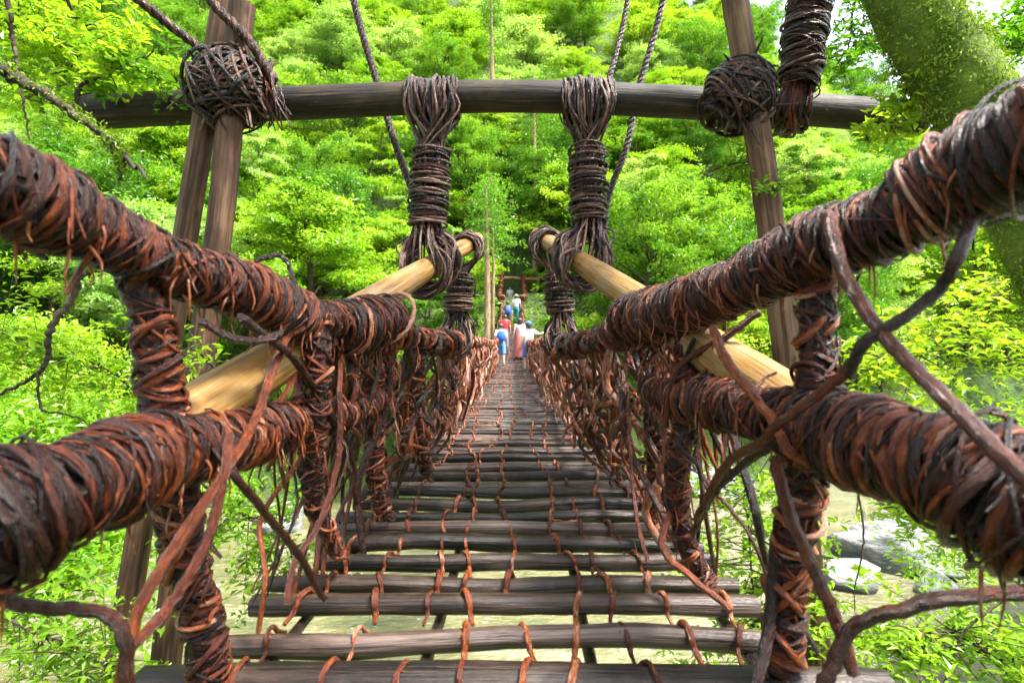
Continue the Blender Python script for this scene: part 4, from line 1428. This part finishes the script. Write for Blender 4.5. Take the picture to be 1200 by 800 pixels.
branch('bare mossy branch slanting down to a drooping tip above the handrail', [(-60, 50, 2.9), (0, 82, 2.9), (60, 115, 2.9), (110, 150, 2.9), (140, 178, 2.9), (172, 206, 2.85)], .03, moss=True)
branch('short mossy spur hanging beneath the bare mossy branch', [(128, 165, 2.9), (142, 185, 2.9), (140, 212, 2.9)], .022, moss=True)
branch('dark thin bare branch dropping beside the bare mossy branch', [(5, -20, 3.4), (14, 40, 3.4), (22, 90, 3.4), (35, 165, 3.4)], .016)
branch('forked dark twig with sparse leaves in front of the beam end', [(88, 125, 3.5), (96, 100, 3.5), (130, 84, 3.5), (165, 68, 3.5), (178, 76, 3.5)], .014, leafy=16, lsize=.075, twig_len=.25, lm=LEAF_MID, tint=.7)
branch('leafy lime spray hanging over the free end of the crossbeam', [(60, -30, 3.6), (90, 20, 3.6), (120, 60, 3.55), (130, 90, 3.5)], .012, leafy=26, lsize=.075, twig_len=.26, tint=.75)
branch('dense leafy bough in the upper corner above the bare mossy branch', [(-60, -20, 4.2), (20, 20, 4.2), (80, 60, 4.2), (120, 110, 4.3)], .014, leafy=110, lsize=.08, twig_len=.5, tint=.7)
branch('crooked bare branch beyond the handrail near the first upright', [(95, 318, 4.0), (84, 350, 4.0), (58, 388, 4.0), (56, 420, 4.0), (42, 440, 4.0), (0, 462, 4.0), (-40, 480, 4.0)], .026)
branch('thin zigzag twig hanging below the crooked bare branch', [(44, 435, 4.0), (48, 478, 4.0), (70, 484, 4.0), (100, 494, 4.0), (105, 520, 4.0)], .010)
branch('leafy spray beyond the first upright of the paired posts side', [(-60, 380, 4.6), (40, 400, 4.6), (120, 430, 4.6), (170, 470, 4.6)], .012, leafy=90, lsize=.075, twig_len=.5, tint=.65)
branch('small leafy twig between first upright and rear post', [(260, 440, 2.9), (240, 420, 2.7), (222, 408, 2.6), (208, 425, 2.6)], .006, leafy=12, lsize=.05, twig_len=.12, lm=LEAF_MID, tint=.8, per=10)
branch('leafy spray low over the water under the thick lower rail', [(-40, 700, 2.9), (40, 740, 2.9), (90, 760, 2.9), (140, 790, 2.9)], .010, leafy=60, lsize=.05, twig_len=.32, tint=.6)
branch('leafy spray between the first and second upright of the paired posts side', [(230, 560, 3.4), (280, 600, 3.4), (330, 620, 3.4), (350, 690, 3.3)], .009, leafy=60, lsize=.055, twig_len=.34, tint=.7)
branch('leafy twigs around the foot of the single leaning post', [(830, 200, 3.7), (880, 190, 3.6), (905, 215, 3.4), (900, 235, 3.4)], .006, leafy=24, lsize=.055, twig_len=.16, lm=LEAF_MID, tint=.75, per=14)
branch('leafy lime spray drooping over the crossbeam beside the mossy trunk', [(1130, 60, 3.5), (1090, 110, 3.4), (1060, 120, 3.4), (1035, 150, 3.4)], .008, leafy=26, lsize=.06, twig_len=.2, tint=.75)
branch('dark leafed twigs hanging between the wound cable and the mossy trunk', [(1010, -40, 4.0), (1000, 10, 4.0), (992, 60, 4.0), (960, 70, 4.0)], .010, leafy=40, lsize=.06, twig_len=.3, lm=LEAF_MID, tint=.35)
branch('dark leafed bough against the sky beyond the mossy trunk', [(1260, -60, 4.4), (1220, 10, 4.4), (1190, 50, 4.4), (1150, 60, 4.4)], .014, leafy=60, lsize=.075, twig_len=.4, lm=LEAF_MID, tint=.25)
branch('upright leafy stems rising beside the slat ends of the mossy trunk side', [(890, 900, 3.4), (884, 760, 3.4), (880, 660, 3.4), (872, 560, 3.4)], .012, leafy=130, lsize=.06, twig_len=.42, tint=.75)
branch('leafy bough low beyond the forked vine', [(1260, 840, 2.8), (1180, 780, 2.8), (1110, 740, 2.8), (1050, 760, 2.8)], .012, leafy=100, lsize=.06, twig_len=.36, lm=LEAF_MID, tint=.75)
branch('leafy spray beyond the hooked vine under the rising handrail', [(1260, 300, 4.2), (1180, 340, 4.2), (1100, 400, 4.2), (1040, 420, 4.2)], .012, leafy=110, lsize=.075, twig_len=.55, tint=.7)
branch('leafy twigs hanging over the water behind the pointed white boulder', [(1240, 560, 4.2), (1160, 600, 4.2), (1100, 610, 4.2), (1060, 600, 4.2)], .009, leafy=60, lsize=.07, twig_len=.36, tint=.7)
branch('thin bare twigs hanging over the pointed white boulder', [(990, 500, 3.0), (1012, 620, 3.0), (1002, 690, 3.0), (1004, 740, 3.0)], .006)
branch('thin drooping bare twig over the river beyond the forked vine', [(1180, 700, 2.7), (1130, 740, 2.7), (1110, 790, 2.7), (1090, 830, 2.7)], .007)


# ------------------------------------------------------------------ people
SKIN = plain('skin', (.55, .34, .25), .6)
HAIR = plain('black_hair', (.02, .015, .013), .5)
CLOTH = {}


def cloth(col):
    if col not in CLOTH:
        CLOTH[col] = plain('cloth_%d' % len(CLOTH), col, .9, .12, 30)
    return CLOTH[col]


def loft(mb, rings, sides=12, tint=.5):
    """rings: (centre, rx, ry)"""
    ang = np.linspace(0, 2 * math.pi, sides, endpoint=False)
    v = np.array([[np.array(c) + [rx * math.cos(a_), ry * math.sin(a_), 0] for a_ in ang] for c, rx, ry in rings])
    m_ = len(rings)
    i_ = np.arange(m_ - 1)[:, None] * sides
    j_ = np.arange(sides)[None]
    k_ = (j_ + 1) % sides
    q_ = np.stack([i_ + j_, i_ + k_, i_ + sides + k_, i_ + sides + j_], -1).reshape(-1, 4)
    mb.add(v.reshape(-1, 3), q_, tint)
    for e in (0, m_ - 1):
        c = np.array(rings[e][0])
        vv = np.vstack([v[e], c + (v[e] - c) * .05])
        jj = np.arange(sides)
        kk = (jj + 1) % sides
        mb.add(vv, np.stack([jj, kk, kk + sides, jj + sides], -1), tint)


def person(px, py, d, h, rz, label, top, bottom, legs='shorts', hat=None, pack=None, stride=.12, arm_out=0, x=None, lean=0.0, hair_long=False):
    xw = (px - 600) / FPX * d if x is None else x
    zw = float(deck_z(d)) + .01 if d < 41.2 else (pz if d < 46 else pz + .02 + (d - 46) / .42 * .26 + .13)
    root = thing('person', (xw, d, zw), label, 'person', 'people on and beyond the bridge')
    root.rotation_euler = (0, lean, rz)
    root.scale = (h / 1.7,) * 3
    J = {'pel': (0, 0, .92), 'spine': (0, .01, 1.12), 'chest': (0, 0, 1.32), 'neck': (0, 0, 1.45), 'head0': (0, .02, 1.53), 'head1': (0, .03, 1.61), 'head2': (0, .01, 1.68),
         'sl': (-.17, 0, 1.40), 'el': (-.24, -.02, 1.12), 'wl': (-.25, .07, .88), 'hl': (-.25, .09, .79),
         'sr': (.17, 0, 1.40), 'er': (.24, -.02, 1.12), 'wr': (.25, .07, .88), 'hr': (.25, .09, .79),
         'hipl': (-.095, 0, .87), 'kl': (-.105, stride + .02, .48), 'al': (-.11, stride * .7, .09), 'fl': (-.12, stride * .7 + .15, .035),
         'hipr': (.095, 0, .87), 'kr': (.105, -stride * .6 + .03, .48), 'ar': (.11, -stride * 1.5, .10), 'fr': (.12, -stride * 1.5 + .14, .035)}
    if arm_out:
        J['er'], J['wr'], J['hr'] = (.40, .05, 1.30), (.62, .10, 1.36), (.70, .11, 1.38)
    rad_ = dict(pel=.13, spine=.12, chest=.14, neck=.055, head0=.08, head1=.10, head2=.075, sl=.06, el=.042, wl=.03, hl=.038, sr=.06, er=.042, wr=.03, hr=.038,
                hipl=.085, kl=.058, al=.04, fl=.04, hipr=.085, kr=.058, ar=.04, fr=.04)
    E = [('pel', 'spine'), ('spine', 'chest'), ('chest', 'neck'), ('neck', 'head0'), ('head0', 'head1'), ('head1', 'head2'), ('chest', 'sl'), ('sl', 'el'), ('el', 'wl'), ('wl', 'hl'),
         ('chest', 'sr'), ('sr', 'er'), ('er', 'wr'), ('wr', 'hr'), ('pel', 'hipl'), ('hipl', 'kl'), ('kl', 'al'), ('al', 'fl'), ('pel', 'hipr'), ('hipr', 'kr'), ('kr', 'ar'), ('ar', 'fr')]
    keys = list(J)
    me = bpy.data.meshes.new('body')
    me.from_pydata([J[k] for k in keys], [(keys.index(a_), keys.index(b_)) for a_, b_ in E], [])
    ob = bpy.data.objects.new('body', me)
    COL.objects.link(ob)
    ob.parent = root
    sk = ob.modifiers.new('skin', 'SKIN')
    sd = me.skin_vertices[0].data
    for i_, k in enumerate(keys):
        sd[i_].radius = (rad_[k],) * 2
        sd[i_].use_root = (k == 'pel')
    sk.use_smooth_shade = True
    ss = ob.modifiers.new('sub', 'SUBSURF')
    ss.levels = ss.render_levels = 1
    me.materials.append(SKIN)
    A_ = {k: np.array(v_) for k, v_ in J.items()}

    def part(nm, mb, mt):
        o = bpy.data.objects.new(nm, mb.mesh(nm))
        o.data.materials.append(mt)
        COL.objects.link(o)
        o.parent = root
        return o

    mb = MB()
    loft(mb, [((0, 0, .86), .165, .125), ((0, 0, .95), .16, .125), ((0, .01, 1.1), .155, .125), ((0, 0, 1.28), .185, .14), ((0, 0, 1.39), .19, .115), ((0, 0, 1.455), .085, .08)])
    for s_ in 'lr':
        tube(mb, [A_['s' + s_] * [.8, 1, 1], A_['s' + s_], A_['s' + s_] * .35 + A_['e' + s_] * .65], [.07, .072, .06], 8, .5, .02, n=6)
    part('shirt', mb, cloth(top))
    mb = MB()
    if legs == 'skirt':
        loft(mb, [((0, 0, 1.0), .155, .125), ((0, 0, .8), .20, .17), ((0, .02, .4), .25, .22), ((0, .03, .1), .29, .26)])
        part('skirt', mb, cloth(bottom))
    else:
        loft(mb, [((0, 0, 1.0), .158, .124), ((0, 0, .9), .175, .13), ((0, 0, .80), .17, .12)])
        for s_ in 'lr':
            hp, kn, an = A_['hip' + s_], A_['k' + s_], A_['a' + s_]
            if legs == 'shorts':
                tube(mb, [hp, hp * .5 + kn * .5, kn * .95 + hp * .05], [.10, .10, .098], 9, .5, .03, n=7)
            else:
                tube(mb, [hp, kn, an], [.10, .08, .062], 9, .5, .03, n=10)
        part('trousers' if legs != 'shorts' else 'shorts', mb, cloth(bottom))
    mb = MB()
    for s_ in 'lr':
        f_, a_ = A_['f' + s_], A_['a' + s_]
        tube(mb, [a_ + [0, -.05, -.05], a_ + [0, .05, -.045], f_ + [0, 0, .005]], [.045, .052, .045], 8, .5, .02, n=6)
    part('shoes', mb, cloth((.12, .13, .18)))
    mb = MB()
    hc = np.array([0, .005, 1.60])
    loft(mb, [(hc + [0, -.03, -.05], .098, .085), (hc + [0, -.02, 0], .112, .112), (hc + [0, -.01, .05], .108, .115), (hc + [0, 0, .10], .08, .085), (hc + [0, 0, .125], .03, .03)])
    if hair_long:
        loft(mb, [(hc + [0, -.06, -.22], .08, .04), (hc + [0, -.06, -.1], .10, .06), (hc + [0, -.04, 0], .108, .09)])
    part('hair', mb, HAIR)
    if hat is not None:
        mb = MB()
        loft(mb, [(hc + [0, .05, .055], .12, .17), (hc + [0, .03, .07], .125, .15), (hc + [0, 0, .075], .122, .125), (hc + [0, 0, .12], .105, .108), (hc + [0, 0, .15], .05, .05)])
        part('cap', mb, cloth(hat))
    if pack is not None:
        mb = MB()
        loft(mb, [((0, -.19, 1.0), .13, .07), ((0, -.2, 1.04), .17, .10), ((0, -.2, 1.2), .175, .11), ((0, -.19, 1.36), .15, .09), ((0, -.18, 1.42), .08, .05)])
        part('backpack', mb, cloth(pack))
    return root


person(587, 428, 20.5, 1.45, .1, 'child in blue shorts with a big blue backpack walking away along the deck', (.75, .75, .78), (.10, .24, .55), pack=(.02, .10, .42), stride=.1)
person(592, 420, 26.5, 1.55, 0, 'person in a red shirt walking just ahead of the child with the blue backpack', (.6, .03, .03), (.08, .08, .12), 'trousers')
person(609, 418, 23.2, 1.58, .2, 'person in a long faded pink skirt and white top on the deck', (.42, .30, .27), (.36, .11, .10), 'skirt', hair_long=True)
person(621, 437, 18.6, 1.5, .25, 'person in white shirt, blue cap and blue shorts reaching for the rope rail', (.82, .82, .82), (.08, .18, .46), 'shorts', hat=(.06, .16, .42), arm_out=1, stride=.14, x=.52)
person(595, 378, 33.0, 1.65, .1, 'person in dark clothes with a bright blue backpack climbing the far deck', (.05, .05, .09), (.03, .03, .05), 'trousers', pack=(.05, .12, .55))
person(605, 372, 36.0, 1.65, -.1, 'person in white top and teal trousers near the far portal', (.75, .78, .8), (.02, .25, .32), 'trousers', hat=(.7, .7, .7))
person(574, 360, 43.2, 1.65, 3.0, 'person in white top waiting behind the far portal by the slim trunk', (.8, .8, .82), (.05, .05, .08), 'trousers', x=-1.45)
person(583, 360, 43.8, 1.62, 2.8, 'person in mauve top waiting behind the far portal', (.55, .4, .55), (.1, .1, .14), 'trousers', x=-.9)
person(597, 360, 43.4, 1.68, 3.2, 'person in pale grey shirt standing in the middle of the landing', (.6, .65, .72), (.06, .07, .1), 'trousers', x=-.15)
person(612, 360, 44.2, 1.6, 3.4, 'person in lilac top standing on the landing near the bright shrubs', (.6, .5, .68), (.1, .08, .1), 'trousers', x=.95)
person(565, 360, 44.5, 1.7, 2.6, 'person in teal jacket standing at the edge of the landing', (.05, .3, .34), (.05, .05, .07), 'trousers', x=-1.95)
person(595, 318, 48.1, 1.68, 3.1, 'person in dark jacket and white hat descending the log stair', (.03, .04, .07), (.03, .03, .05), 'trousers', hat=(.8, .8, .82), x=-.3)
